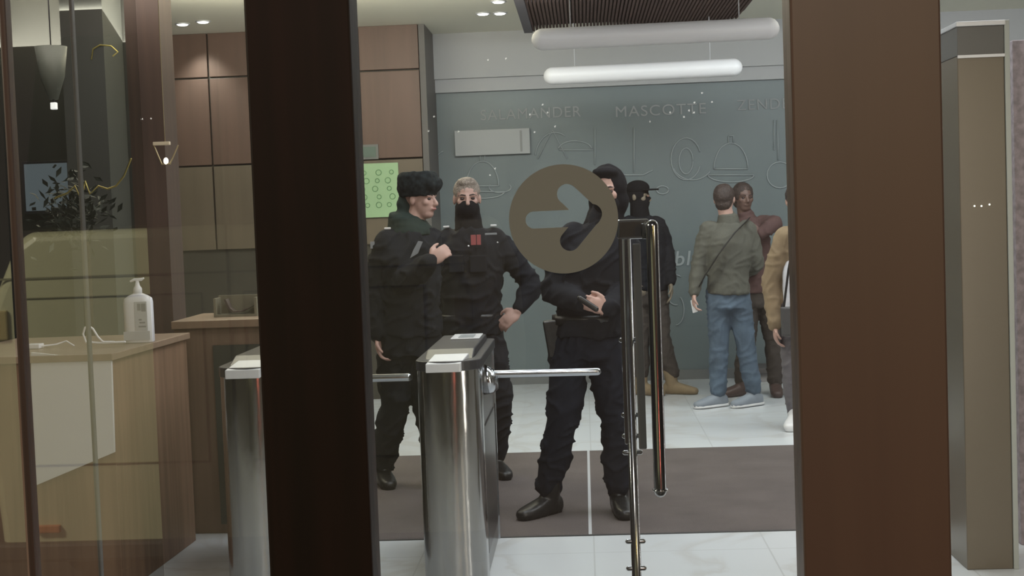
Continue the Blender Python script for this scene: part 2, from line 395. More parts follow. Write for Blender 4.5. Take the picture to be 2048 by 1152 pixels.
# slim steel edge profile on the inner side of the dark post
struct(MB().box((V(722, 576, GY).x, GY - 0.02, 0), (V(729, 576, GY).x, GY + 0.02, CZ - 0.003)).build('trim_4', frame_slim))
gl_left = glass('glass_left_pane', 0.30, 0.012, (0.80, 0.80, 0.78), 0.03, (0.35, 0.33, 0.28))
gl_main = glass('glass_main_pane', 0.045, 0.01, (0.84, 0.85, 0.85), 0.035, (0.55, 0.50, 0.48))
def pane(n, pa, pb, m):
    xa, xb = V(pa, 576, GY).x, V(pb, 576, GY).x
    o = new_mesh('window_%d' % n, [(xa, GY, 0.0), (xb, GY, 0.0), (xb, GY, CZ - 0.004), (xa, GY, CZ - 0.004)], [(0, 1, 2, 3)], m, None, ((xa + xb) / 2, GY, 0))
    return struct(o)
pane(1, 42, 300, gl_left)
pane(2, 301, 517, gl_main)
pane(3, 729, 1259, gl_main)
pane(4, 1259, 1596, gl_main)
pane(5, 1891, 2100, gl_main)
pane(6, -300, 24, gl_left)

# round direction sticker with an arrow cut out of it
def disc_sticker():
    c = V(1127, 438, GY - 0.006); k = K(GY) * 1.003; R = 109 / k
    def q(px, py): return V(px, py, GY - 0.006)
    m = MB(); n = 96
    m.prism([c + VEC((math.cos(2 * PI * i / n) * R, 0, math.sin(2 * PI * i / n) * R)) for i in range(n)], (0, 0.004, 0))
    base = m.build('arrow_sticker', sticker_m)
    cut = []
    for (a, b, r) in ((q(1068, 440), q(1160, 436), 17 / k), (q(1134, 388), q(1182, 432), 20 / k), (q(1184, 428), q(1140, 482), 20 / k)):
        cm = MB(); d = (b - a); d.y = 0; L = d.normalized(); N = VEC((-L.z, 0, L.x)); pts = []
        for i in range(17): t = PI / 2 + PI * i / 16; pts.append(a + L * math.cos(t) * r + N * math.sin(t) * r)
        for i in range(17): t = -PI / 2 + PI * i / 16; pts.append(b + L * math.cos(t) * r + N * math.sin(t) * r)
        for p in pts: p.y = GY - 0.05
        cm.prism(pts, (0, 0.1, 0)); co = cm.build('cut', sticker_m); cut.append(co)
        md = base.modifiers.new('b', 'BOOLEAN'); md.operation = 'DIFFERENCE'; md.solver = 'EXACT'; md.object = co
    dg = bpy.context.evaluated_depsgraph_get(); dg.update()
    me = bpy.data.meshes.new_from_object(base.evaluated_get(dg)); base.modifiers.clear(); base.data = me
    for co in cut: bpy.data.objects.remove(co)
    tag(base, 'round grey-olive sticker on the glass door with a right-pointing arrow cut out of it', 'sticker')
disc_sticker()

# pull handles of the glass door
hx = V(1308, 576, GY - 0.06)
hr = empty('door_pull_handle', (hx.x, GY - 0.06, V(1308, 985, GY - 0.06).z), 'long chrome tube pull handle with open lower end on the glass door', 'handle')
zt, zb = V(1300, 452, GY - 0.06).z, V(1316, 982, GY - 0.06).z
MB().tube([(hx.x, GY - 0.06, zb), (hx.x, GY - 0.06, zt)], 0.0105, n=20).build('grip_tube', chrome, hr, True)
for z in (zt - 0.012, zb + 0.02): MB().tube([(hx.x, GY - 0.055, z), (hx.x, GY - 0.004, z)], 0.007, n=14, dome=False).build('standoff', chrome, hr, True)
MB().ring((hx.x, GY - 0.06, zb + 0.002), (1, 0, 0), (0, 1, 0), 0.0115, 0.002).build('end_collar', chrome, hr, True)
hx2 = V(1262, 800, GY + 0.08).x
hr2 = empty('door_edge_pole', (hx2, GY + 0.08, 0), 'tall steel pole clamped along the vertical edge of the glass door with small stud fittings', 'pole')
zt2 = V(1250, 450, GY + 0.08).z
MB().tube([(hx2, GY + 0.08, 0.0), (hx2, GY + 0.08, zt2)], 0.0085, n=20, dome=False).build('pole_tube', chrome, hr2, True)
for py in (1083, 1137, 905, 872, 830, 680):
    z = V(1262, py, GY + 0.08).z
    MB().tube([(hx2 - 0.014, GY + 0.08, z), (hx2 + 0.014, GY + 0.08, z)], 0.0045, n=12).build('stud', chrome, hr2, True)
# glass edge profile and top clamp
e0, e1 = V(1238, 576, GY + 0.012).x, V(1302, 576, GY + 0.012).x
er = empty('door_edge_clamp', ((e0 + e1) / 2, GY + 0.012, zb), 'narrow clear door edge profile with bright chrome clamp right of the arrow sticker', 'door fitting')
MB().box((V(1240, 576, GY).x, GY + 0.006, V(1255, 890, GY).z), (V(1248, 576, GY).x, GY + 0.02, zt)).build('left_edge_strip', chrome, er, bevel=0.002)
MB().box((V(1268, 576, GY).x, GY + 0.006, V(1275, 900, GY).z), (V(1284, 576, GY).x, GY + 0.016, zt - 0.03)).build('center_edge_strip', mat('translucent_grey_strip', (0.12, 0.13, 0.14), 0.3), er, bevel=0.002)
MB().box((V(1238, 576, GY).x, GY + 0.004, zt - 0.022), (V(1302, 576, GY).x, GY + 0.022, zt + 0.012)).build('top_clamp', chrome, er, bevel=0.004)
for px in (1288, 1300): MB().box((V(px, 460, GY - 0.02).x - 0.0035, GY - 0.022, zt - 0.022), (V(px, 460, GY - 0.02).x + 0.0035, GY - 0.012, zt + 0.004)).build('clamp_screw', chrome, er, bevel=0.001)

# ------------------------------------------------------------------ entrance mat
fy, by = H(1180, 1070, 0).y, H(1180, 902, 0).y
mr_ = empty('entrance_mat', (0.5, (fy + by) / 2, 0), 'large brown-grey ribbed entrance mat laid across the white floor', 'mat')
MB().box((-1.55, fy, 0.0005), (H(1179, 1000, 0).x - 0.008, by, 0.003)).build('mat_panel', mat_m, mr_)
MB().box((H(1179, 1000, 0).x + 0.008, fy, 0.0005), (5.6, by, 0.003)).build('mat_panel', mat_m, mr_)
MB().box((H(1179, 1000, 0).x - 0.008, fy, 0.0005), (H(1179, 1000, 0).x + 0.008, by, 0.005)).build('metal_divider', pale_metal, mr_)
MB().box((-1.55, fy - 0.02, 0.0005), (5.6, fy, 0.003)).build('edge_strip', mat('dark_edge', (0.03, 0.03, 0.03), 0.5), mr_)

# ------------------------------------------------------------------ ceiling fittings
def tube_lamp(pa, pb, d, rr, lab):
    a, b = V(pa[0], pa[1], d), V(pb[0], pb[1], d - 0.05); z = (a.z + b.z) / 2; L = (b - a).normalized()
    c = (a + b) / 2
    r = empty('tube_lamp', c, lab, 'ceiling lamp', 'white rounded tube lamps under the lobby ceiling')
    MB().tube([a + L * rr, b - L * rr], rr, n=32).build('tube_diffuser', ring_m, r, True)
    for t in (0.16, 0.84):
        p = a.lerp(b, t)
        MB().tube([p + VEC((0, 0, rr * 0.95)), (p.x, p.y, CZ)], 0.004, n=8, dome=False).build('suspension_cable', pale_metal, r, True)
tube_lamp((1063, 80), (1559, 56), 9.0, 0.069, 'larger and nearer of the two white rounded tube lamps, against the red-brown slats')
tube_lamp((1087, 153), (1485, 134), 11.3, 0.070, 'smaller and lower white tube lamp just in front of the wall top')

# slatted ceiling raft
ry0 = 7.5; ry1 = 11.7
sx0, sx1 = V(1046, 30, 11.0).x, V(1500, 30, 11.0).x
rz = 3.08
sl = empty('slatted_ceiling_raft', ((sx0 + sx1) / 2, (ry0 + ry1) / 2, rz), 'red-brown slatted raft set under the cream ceiling above the ring lamps', 'ceiling raft')
s_ = MB(); n = 60
for i in range(n):
    x = sx0 + 0.06 + (sx1 - sx0 - 0.12) * i / (n - 1)
    dy = 0.0 if x < sx1 - 0.35 else ((x - (sx1 - 0.35)) / 0.35) ** 2 * 0.35
    s_.box((x - 0.008, ry0, rz), (x + 0.008, ry1 - dy - 0.01, rz + 0.05))
s_.build('slats', slat_m, sl)
pts = [(sx0, ry0, rz + 0.052), (sx0, ry1, rz + 0.052)]
for i in range(9):
    a = PI / 2 - PI / 2 * i / 8; pts.append((sx1 - 0.35 + 0.35 * math.cos(a), ry1 - 0.35 + 0.35 * math.sin(a), rz + 0.052))
pts.append((sx1, ry0, rz + 0.052))
MB().prism(pts, (0, 0, CZ - rz - 0.055)).build('backing_board', mat('dark_purple_brown_board', (0.05, 0.032, 0.03), 0.8), sl)
MB().box((sx0 - 0.02, ry0, rz - 0.01), (sx0 + 0.05, ry1, rz + 0.08)).build('edge_board', mat('dark_grey_violet_edge', (0.09, 0.085, 0.10), 0.6), sl)

# recessed downlights
first = None
DL = [(365, 48, 'left one of the pair of downlights over the wood panels'), (406, 43, 'right one of the pair of downlights over the wood panels'),
      (716, 66, 'downlight beside the top of the dark door post'), (966, 27, 'small downlight just left of the pair beside the slatted raft'),
      (1000, 26, 'downlight nearest the slatted raft'), (997, 3, 'downlight at the very top edge of the view')]
for px, py, lab in DL:
    c = H(px, py, CZ - 0.004)
    if c.y > WY - 0.2: c = H(px, py, CZ - 0.004); c.y = WY - 0.3
    if first is None:
        first = empty('ceiling_downlight', c, lab, 'ceiling downlight', 'recessed ceiling downlights')
        MB().ring(c, (1, 0, 0), (0, 1, 0), 0.055, 0.008, 24, 6).build('trim_ring', pale_metal, first, True)
        MB().loft([(c + VEC((0, 0, 0.0)), (0.045, 0, 0), (0, 0.045, 0)), (c + VEC((0, 0, -0.012)), (0.038, 0, 0), (0, 0.038, 0))], 20).build('lens', spot_m, first, True)
    else:
        r = first.copy(); COL.objects.link(r); r.location = c; r['label'] = lab
        for ch in list(first.children):
            q = ch.copy(); COL.objects.link(q); q.parent = r
lt = bpy.data.lights.new('panel_spot', 'SPOT'); lt.energy = 35; lt.spot_size = 1.5; lt.spot_blend = 0.9; lt.color = (0.9, 1.0, 0.95); lt.shadow_soft_size = 0.04
lo = bpy.data.objects.new('panel_spot', lt); COL.objects.link(lo); c = H(366, 48, CZ); lo.location = (c.x, PY - 0.22, CZ - 0.03); lo.rotation_euler = (math.radians(12), 0, 0)

# ------------------------------------------------------------------ writing and drawings on the back wall
def wall_text(s, pxa, pxb, py_base, h_px, label, m=chalk_dim):
    a = V(pxa, py_base, WY - 0.006); b = V(pxb, py_base - (pxb - pxa) * 0.03, WY - 0.006)
    o = text_obj('wall_lettering', s, h_px / K(WY) / 0.70, a, (1, 0, 0), (0, 0, 1), m, None, 0.003, 0.0, width=(b.x - a.x))
    tag(o, label, 'lettering', 'pale capital words along the top of the grey-green wall')
wall_text('SALAMANDER', 962, 1162, 241, 21, 'pale word SALAMANDER high on the grey-green wall')
wall_text('MASCOTTE', 1232, 1412, 234, 21, 'pale word MASCOTTE high on the wall, between the two other words')
wall_text('ZENDEN', 1474, 1602, 221, 21, 'pale word ZENDEN high on the wall, running behind the red-brown post')
o = text_obj('wall_lettering', 'bl', 0.19, V(1350, 531, WY - 0.006), (1, 0, 0.0), (0.15, 0, 1), chalk, None, 0.003, 0.002)
tag(o, 'pale script letters bl beside the capped person\'s arm', 'lettering')

def wp(px, py): return V(px, py, WY - 0.008)
def arc(cx, cy, rx, ry, a0, a1, n=20): return [wp(cx + rx * math.cos(math.radians(a0 + (a1 - a0) * i / n)), cy - ry * math.sin(math.radians(a0 + (a1 - a0) * i / n))) for i in range(n + 1)]
def drawing(lines, label, m=chalk, r=0.006):
    b = MB()
    for L in lines: b.tube(L, r, n=6, dome=False)
    o = b.build('chalk_drawing', m, smooth=True, origin=L[0]); tag(o, label, 'wall drawing', 'chalk kitchen drawings on the wall')
def lamp_lines(cx, cy, s):
    return [arc(cx, cy, 34 * s, 52 * s, 0, 180), [wp(cx - 34 * s, cy), wp(cx + 34 * s, cy)], [wp(cx - 5 * s, cy - 66 * s), wp(cx + 5 * s, cy - 66 * s), wp(cx + 5 * s, cy - 52 * s), wp(cx - 5 * s, cy - 52 * s), wp(cx - 5 * s, cy - 66 * s)],
            arc(cx, cy + 12 * s, 46 * s, 14 * s, 180, 360), [wp(cx - 46 * s, cy + 12 * s), wp(cx + 46 * s, cy + 12 * s)]]
drawing(lamp_lines(1462, 338, 1.0), 'chalk drawing of a domed serving cover on a plate above the olive jacket')
drawing(lamp_lines(965, 372, 0.95), 'chalk drawing of a domed cover behind the fair-haired masked head')
drawing([arc(1372, 318, 30, 42, 20, 340), arc(1372, 322, 14, 26, 0, 360), arc(1385, 325, 40, 35, 200, 330)], 'chalk drawing of looped round shapes left of the right-hand domed cover')
drawing([[wp(1268, 255), wp(1268, 345)], [wp(1232, 342), wp(1250, 350), wp(1286, 350), wp(1306, 340)], arc(1325, 380, 12, 8, 0, 360)], 'chalk drawing of a long-stemmed fork above the black cap')
drawing([[wp(1190, 255), wp(1190, 330)], arc(1150, 300, 34, 18, 10, 170), [wp(1118, 300), wp(1186, 300)]], 'chalk drawing of a ladle above the arrow sticker')
drawing([[wp(1555, 240), wp(1556, 320)], [wp(1548, 240), wp(1548, 300)], arc(1560, 350, 26, 26, 0, 360)], 'chalk drawing of a spoon and ring near the red-brown post')
drawing([arc(1110, 320, 40, 55, 60, 170), [wp(1075, 318), wp(1105, 260), wp(1135, 318)]], 'chalk drawing of a whisk shape left of the ladle')
drawing([arc(900, 345, 40, 45, 110, 200), arc(1000, 375, 22, 10, 150, 400)], 'chalk drawing of a curved handle left of the fair-haired masked head')
drawing([arc(1352, 580, 20, 30, 60, 280), arc(1352, 620, 16, 30, 270, 420)], 'chalk script flourish under the letters beside the capped person')

# blank pale sign on the wall
c0, c1 = V(909, 262, WY - 0.02), V(1061, 307, WY - 0.02)
sg = empty('wall_sign', ((c0.x + c1.x) / 2, WY - 0.02, c1.z), 'blank pale rectangular sign box under the word on the grey-green wall', 'sign')
MB().box((c0.x, WY - 0.05, c1.z), (c1.x, WY - 0.001, c0.z)).build('sign_box', mat('pale_sign_face', (0.36, 0.38, 0.385), 0.45), sg, bevel=0.004)
MB().box((c0.x + 0.6, WY - 0.054, c1.z + 0.02), (c0.x + 0.62, WY - 0.05, c0.z - 0.02)).build('sign_slot', mat('sign_slot_grey', (0.25, 0.26, 0.26), 0.5), sg)

# green poster with plan
a, b = V(716, 328, PY - 0.02), V(800, 433, PY - 0.02)
ps = empty('green_poster', ((a.x + b.x) / 2, PY - 0.02, b.z), 'pale green plan poster on the brown panels behind the fur-hatted officer', 'poster')
MB().box((a.x - 0.03, PY - 0.02, b.z), (b.x, PY - 0.001, a.z)).build('poster_sheet', mat('pale_green_sheet', (0.30, 0.44, 0.25), 0.5, emit=(0.36, 0.6, 0.30), es=0.15), ps)  # green glow put into the sheet as weak emission
inkm = mat('green_ink', (0.20, 0.36, 0.18), 0.6)
for col in range(3):
    k = MB()
    for r in range(5):
        x = a.x + 0.05 + col * 0.11; z = a.z - 0.08 - r * 0.07
        k.ring((x + 0.02 * math.sin(r * 2 + col), PY - 0.023, z), (1, 0, 0), (0, 0, 1), 0.018 + 0.006 * ((r + col) % 2), 0.0035, 12, 4)
    k.build('plan_mark', inkm, ps)
a, b = V(716, 290, PY - 0.02), V(757, 318, PY - 0.02)
nb = empty('notice_board', ((a.x + b.x) / 2, PY - 0.02, b.z), 'small grey notice frame above the pale green poster', 'notice')
MB().box((a.x - 0.04, PY - 0.02, b.z), (b.x, PY - 0.001, a.z)).build('notice_frame', mat('notice_grey', (0.16, 0.17, 0.16), 0.5), nb)
MB().box((a.x - 0.02, PY - 0.024, b.z + 0.02), (b.x - 0.02, PY - 0.0201, a.z - 0.02)).build('notice_sheet', mat('notice_green', (0.11, 0.16, 0.13), 0.5), nb)

# ------------------------------------------------------------------ wall-side rail at right
rl = empty('low_wall_bench', (V(1560, 742, WY - 0.4).x, WY - 0.3, 0), 'low grey ledge with dark edge along the far wall at right', 'bench')
bx0, bx1 = V(1490, 742, WY - 0.4).x, X1 - 0.01
bz = V(1560, 735, WY - 0.4).z
MB().box((bx0, WY - 0.42, bz - 0.05), (bx1, WY - 0.03, bz)).build('ledge_top', mat('dark_ledge', (0.09, 0.085, 0.085), 0.5), rl, bevel=0.004)
MB().box((bx0 + 0.03, WY - 0.38, 0.0), (bx1, WY - 0.05, bz - 0.05)).build('ledge_front', mat('ledge_grey', (0.28, 0.27, 0.27), 0.6), rl)

# ------------------------------------------------------------------ turnstiles
def turnstile(pxf, label, hub=True):
    yf, yb = 5.72, 6.75; h = 0.985; wd = 0.265
    xc = V(pxf, 800, yf).x; x0, x1 = xc - wd / 2, xc + wd / 2
    r = empty('turnstile', (xc, (yf + yb) / 2, 0), label, 'turnstile', 'steel tripod turnstiles in the entrance row')
    def outline(ins=0.0, rad=0.10, yfr=yf, ybk=yb):
        p = []
        for i in range(13):
            t = PI + PI * i / 12; p.append((xc + (wd / 2 - ins) * math.cos(t), yfr + rad + (rad - ins) * math.sin(t)))
        for i in range(7):
            t = PI / 2 * i / 6; p.append((x1 - ins - 0.04 + 0.04 * math.cos(t), ybk - ins - 0.04 + 0.04 * math.sin(t)))
        for i in range(7):
            t = PI / 2 + PI / 2 * i / 6; p.append((x0 + ins + 0.04 + 0.04 * math.cos(t), ybk - ins - 0.04 + 0.04 * math.sin(t)))
        return p
    # front column with a rounded nose, body behind it
    col = MB(); f = []
    for i in range(25):
        t = PI + PI * i / 24; f.append((xc + wd / 2 * math.cos(t), yf + 0.10 + 0.10 * math.sin(t), 0.0))
    f += [(x1, yf + 0.20, 0), (x0, yf + 0.20, 0)]
    col.prism(f, (0, 0, h - 0.05)); o = col.build('front_column', steel, r, True)
    md = o.modifiers.new('e', 'EDGE_SPLIT'); md.split_angle = 0.9
    body = MB().box((x0 + 0.012, yf + 0.203, 0.0), (x1 - 0.012, yb, h - 0.05)); body.build('housing', steel_side, r, bevel=0.006)
    MB().box((x1 - 0.014, yf + 0.30, 0.10), (x1 - 0.006, yb - 0.08, h - 0.33)).build('side_door', mat('dark_steel_panel', (0.10, 0.10, 0.10), 0.3, 1.0), r, bevel=0.003)
    MB().box((x1 - 0.013, yb - 0.02, 0.0), (x1 - 0.003, yb + 0.004, h - 0.02)).build('corner_strip', chrome, r)
    # black lid, higher at the rear, overhanging
    lid = MB(); o_ = outline(-0.006, 0.105)
    lid.prism([(x, y, h - 0.05) for x, y in o_], (0, 0, 0.042)); lid.build('lid', black_plastic, r, bevel=0.004)
    hump = MB().prism([(x0 + 0.03, yf + 0.12, h - 0.01), (x0 + 0.03, yf + 0.24, h + 0.022), (x0 + 0.03, yb - 0.10, h + 0.022), (x0 + 0.03, yb - 0.02, h - 0.01)], (wd - 0.06, 0, 0))
    hump.build('lid_hump', black_plastic, r, bevel=0.006)
    # pale nose plate and pale reader plate
    npl = MB().prism([(xc - 0.085, yf - 0.012, h - 0.052), (xc - 0.085, yf - 0.012, h - 0.015), (xc - 0.06, yf + 0.125, h + 0.012), (xc - 0.06, yf + 0.125, h - 0.03)], (0.145, 0, 0)); npl.build('nose_plate', pale_metal, r, bevel=0.003)
    MB().box((xc - 0.045, yb - 0.36, h + 0.0225), (xc + 0.09, yb - 0.12, h + 0.028)).build('reader_plate', pale_metal, r, bevel=0.002)
    MB().box((xc - 0.01, yb - 0.33, h + 0.0285), (xc + 0.06, yb - 0.18, h + 0.030)).build('reader_window', mat('reader_grey', (0.3, 0.33, 0.35), 0.3), r)
    # hub and three arms
    zc = V(960, 752, 6.1).z; yc = 6.15
    hb = MB().loft([((x1 - 0.012, yc, zc - 0.02), (0, 0.07, 0), (0, 0, 0.07)), ((x1 + 0.03, yc, zc - 0.03), (0, 0.055, 0), (0, 0, 0.055)), ((x1 + 0.05, yc, zc - 0.035), (0, 0.03, 0), (0, 0, 0.03))], 24)
    hb.build('arm_hub', chrome, r, True)
    MB().tube([(x1 + 0.02, yc, zc), (x1 + 0.49, yc, zc - 0.002)], 0.0175, n=20).build('arm', chrome, r, True)
    return r
turnstile(895, 'middle steel tripod turnstile, standing before the masked fair-haired officer')
turnstile(494, 'steel tripod turnstile at left, beside the wood counter and half hidden by the dark post')

# ------------------------------------------------------------------ reception desk and counter at left
dyf, dyb = 5.85, 6.85; dh = 1.045
dx1f, dx1b = V(222, 712, dyf).x, V(372, 668, dyb).x
rd = empty('reception_desk', (dx1f - 0.5, 6.3, 0), 'light wood reception desk with painted pale reflection at lower left', 'desk')
MB().prism([(X0 + 3.2, dyf, 0), (dx1f, dyf, 0), (dx1b, dyb, 0), (X0 + 3.2, dyb, 0)], (0, 0, dh - 0.03)).build('desk_body', desk_wood, rd, bevel=0.003)
MB().prism([(X0 + 3.15, dyf - 0.03, dh - 0.03), (dx1f + 0.015, dyf - 0.03, dh - 0.03), (dx1b + 0.02, dyb, dh - 0.03), (X0 + 3.15, dyb, dh - 0.03)], (0, 0, 0.03)).build('desk_top', wood('desk_top_wood', (0.24, 0.17, 0.12), (0.30, 0.21, 0.15), 0.35), rd, bevel=0.003)
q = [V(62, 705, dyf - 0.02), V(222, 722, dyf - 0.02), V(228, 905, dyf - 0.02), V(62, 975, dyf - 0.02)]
MB().prism(q, (0, 0.019, 0)).build('pale_reflection_panel', mat('painted_desk_reflection', (0.62, 0.60, 0.60), 0.5), rd)  # glass reflection put in as a pale flat panel on the desk front
# counter
kx0, kx1 = V(346, 640, 7.0).x, V(640, 640, 7.0).x
ct = empty('wood_counter', ((kx0 + kx1) / 2, 7.2, 0), 'brown wood counter behind the desk, reaching behind the dark post', 'counter')
kh = V(430, 640, 6.98).z
MB().box((kx0, 7.0, 0), (kx1 - 0.25, 7.5, kh - 0.04)).build('counter_body', wood('counter_wood', (0.13, 0.085, 0.055), (0.18, 0.115, 0.078), 0.5), ct, bevel=0.004)
MB().box((kx0 - 0.0, 6.96, kh - 0.04), (kx1 - 0.25, 7.55, kh)).build('counter_top', wood('counter_top_wood', (0.19, 0.13, 0.085), (0.23, 0.155, 0.10), 0.45), ct, bevel=0.004)
MB().box((V(430, 800, 6.98).x, 6.985, 0.05), (V(640, 800, 6.98).x, 6.999, V(470, 690, 6.98).z)).build('dark_recess_panel', mat('green_black_recess', (0.035, 0.04, 0.033), 0.4), ct)
# brochure holder on the counter
a, b = V(433, 592, 7.25), V(520, 630, 7.25)
bh = empty('brochure_box', ((a.x + b.x) / 2, 7.25, kh + 0.0005), 'shallow olive open box with a dark curled brochure on the wood counter', 'box')
MB().box((a.x, 7.18, kh + 0.0005), (b.x, 7.30, kh + 0.012)).box((a.x, 7.29, kh + 0.012), (b.x, 7.30, a.z)).box((a.x, 7.18, kh + 0.012), (a.x + 0.012, 7.29, a.z - 0.01)).box((b.x - 0.012, 7.18, kh + 0.012), (b.x, 7.29, a.z - 0.01)).build('holder', mat('olive_box', (0.16, 0.145, 0.10), 0.6), bh)
pt = [(a.x + 0.05, kh + 0.09), (a.x + 0.07, kh + 0.04), (a.x + 0.10, kh + 0.02), (a.x + 0.14, kh + 0.022), (a.x + 0.2, kh + 0.05), (a.x + 0.21, kh + 0.055), (a.x + 0.14, kh + 0.03), (a.x + 0.10, kh + 0.028), (a.x + 0.08, kh + 0.045), (a.x + 0.06, kh + 0.092)]
MB().prism([(x, 7.2, z) for x, z in pt], (0, 0.06, 0)).build('brochure', mat('brochure_dark', (0.08, 0.06, 0.05), 0.5), bh)

# sanitizer bottle
bc = V(280, 676, 6.35); bc.z = dh + 0.0005; s = 6.35 / F
bt = empty('sanitizer_bottle', bc, 'white pump bottle of hand sanitizer on the corner of the reception desk', 'bottle')
bw, bd = 29 * s, 19 * s
white_pl = mat('white_bottle_plastic', (0.80, 0.80, 0.85), 0.35)
hb_ = 100 * s
rings = [(bc, (bw * 0.94, 0, 0), (0, bd * 0.94, 0)), (bc + VEC((0, 0, 0.006)), (bw, 0, 0), (0, bd, 0)), (bc + VEC((0, 0, hb_ * 0.82)), (bw, 0, 0), (0, bd, 0)),
         (bc + VEC((0, 0, hb_ * 0.90)), (bw * 0.94, 0, 0), (0, bd * 0.94, 0)), (bc + VEC((0, 0, hb_ * 0.96)), (bw * 0.62, 0, 0), (0, bd * 0.7, 0)), (bc + VEC((0, 0, hb_)), (bw * 0.3, 0, 0), (0, bw * 0.3, 0))]
MB().loft(rings, 32, 3.2).build('bottle_body', white_pl, bt, True)
t = bc + VEC((0, 0, hb_))
MB().loft([(t, (9 * s, 0, 0), (0, 9 * s, 0)), (t + VEC((0, 0, 10 * s)), (9 * s, 0, 0), (0, 9 * s, 0)), (t + VEC((0, 0, 16 * s)), (5 * s, 0, 0), (0, 5 * s, 0)), (t + VEC((0, 0, 26 * s)), (3 * s, 0, 0), (0, 3 * s, 0))], 20).build('pump_collar', white_pl, bt, True)
MB().tube([t + VEC((-13 * s, 0, 25 * s)), t + VEC((-6 * s, 0, 28 * s)), t + VEC((9 * s, 0, 28 * s)), t + VEC((13 * s, 0, 30 * s))], [2.2 * s, 3 * s, 3.2 * s, 2 * s], n=10).build('pump_nozzle', white_pl, bt, True)
lbm = mat('bottle_label', (0.50, 0.50, 0.54), 0.5); ink = mat('bottle_ink', (0.20, 0.20, 0.24), 0.6)
lab = MB().box((bc.x - 2 * s, bc.y - bd - 0.0025, bc.z + 26 * s), (bc.x + 23 * s, bc.y - bd + 0.004, bc.z + 84 * s)).build('label', lbm, bt)
for (x, z, ww, hh) in ((4, 66, 7, 14), (12, 64, 9, 16), (6, 46, 6, 3), (7, 40, 12, 3), (5, 32, 15, 3)):
    MB().box((bc.x + x * s, bc.y - bd - 0.0035, bc.z + z * s), (bc.x + (x + ww) * s, bc.y - bd - 0.0026, bc.z + (z + hh) * s)).build('printed_mark', ink, bt)
MB().box((bc.x - 27 * s, bc.y - bd - 0.0012, bc.z + 6 * s), (bc.x + 27 * s, bc.y - bd + 0.002, bc.z + 24 * s)).build('lower_label', lbm, bt)
# small white items on the desk
c = V(70, 684, 6.2); c.z = dh + 0.0005
bx = empty('white_adapter', c, 'small white plug box at the left end of the desk top', 'charger')
MB().box((c.x - 0.035, 6.17, dh + 0.0005), (c.x + 0.03, 6.23, dh + 0.022)).build('adapter_body', white_pl, bx, bevel=0.004)
MB().tube([(c.x + 0.03, 6.2, dh + 0.010), (c.x + 0.09, 6.22, dh + 0.014), (c.x + 0.13, 6.24, dh + 0.026), (c.x + 0.17, 6.22, dh + 0.006)], 0.004, n=8).build('cord', white_pl, bx, True)
c = V(170, 682, 6.2)
cb = []
for px, py in ((250, 684), (200, 686), (172, 684), (166, 668), (170, 655), (178, 652), (186, 658), (196, 674), (206, 684), (228, 684)):
    p = V(px, py, 6.15); p.z = max(p.z, dh + 0.0065); cb.append(p)
tag(MB().tube(cb, 0.005, n=8).build('white_cable', white_pl, None, True), 'white cable with a standing loop lying on the desk left of the bottle', 'cable')

# lantern reflection and hanging lamp at left
c = V(332, 322, 5.2)
la = empty('lantern_reflection', c, 'small brass trapezoid lantern with glowing bulb, standing in for a reflected street lantern', 'pendant lamp')  # reflection of a street lantern, built as a lamp inside the lobby
brass = mat('dull_brass', (0.42, 0.34, 0.20), 0.35, 0.8)
s5 = 5.2 / F
tl, tr, bl_, br_ = [VEC((c.x + x * s5, c.y, c.z + z * s5)) for x, z in ((-24, 34), (26, 30), (-9, -6), (8, -6))]
fm = MB()
for p, q_ in ((tl, bl_), (tr, br_), (bl_, br_)): fm.tube([p, q_], 0.003, n=8)
fm.build('lantern_frame', brass, la, True)
MB().box((c.x - 24 * s5, c.y - 0.01, c.z + 32 * s5), (c.x + 10 * s5, c.y + 0.01, c.z + 39 * s5)).build('lantern_cap', mat('lantern_cap_warm', (0.6, 0.5, 0.36), 0.4), la, bevel=0.002)
MB().ell(c, (5 * s5, 0, 0), (0, 5 * s5, 0), (0, 0, 7 * s5)).build('bulb', warm_m, la, True)
MB().tube([(c.x, c.y, c.z + 39 * s5), (c.x, c.y, CZ)], 0.0015, n=6, dome=False).build('suspension_cord', brass, la, True)
c = V(108, 213, 8.0); s8 = 8.0 / F
la = empty('cone_pendant_lamp', c, 'dark cone-shaped pendant lamp with small bright square bulb at upper left', 'pendant lamp')
MB().loft([(c + VEC((0, 0, 14 * s8)), (9 * s8, 0, 0), (0, 9 * s8, 0)), (c + VEC((0, 0, 60 * s8)), (24 * s8, 0, 0), (0, 24 * s8, 0)), (c + VEC((0, 0, 120 * s8)), (32 * s8, 0, 0), (0, 32 * s8, 0))], 28).build('shade', mat('grey_green_shade', (0.12, 0.13, 0.115), 0.5), la, True)
MB().box((c.x - 6 * s8, c.y - 0.015, c.z - 6 * s8), (c.x + 6 * s8, c.y + 0.015, c.z + 8 * s8)).build('bulb', mat('white_bulb', (1, 1, 1), 0.3, emit=(0.95, 1, 1), es=1.0), la, bevel=0.004)
MB().tube([c + VEC((0, 0, 8 * s8)), c + VEC((0, 0, 16 * s8))], 0.008, n=8).build('socket', black_plastic, la, True)
MB().tube([(c.x, c.y, c.z + 118 * s8), (c.x, c.y, CZ)], 0.004, n=6, dome=False).build('suspension_cord', black_plastic, la, True)
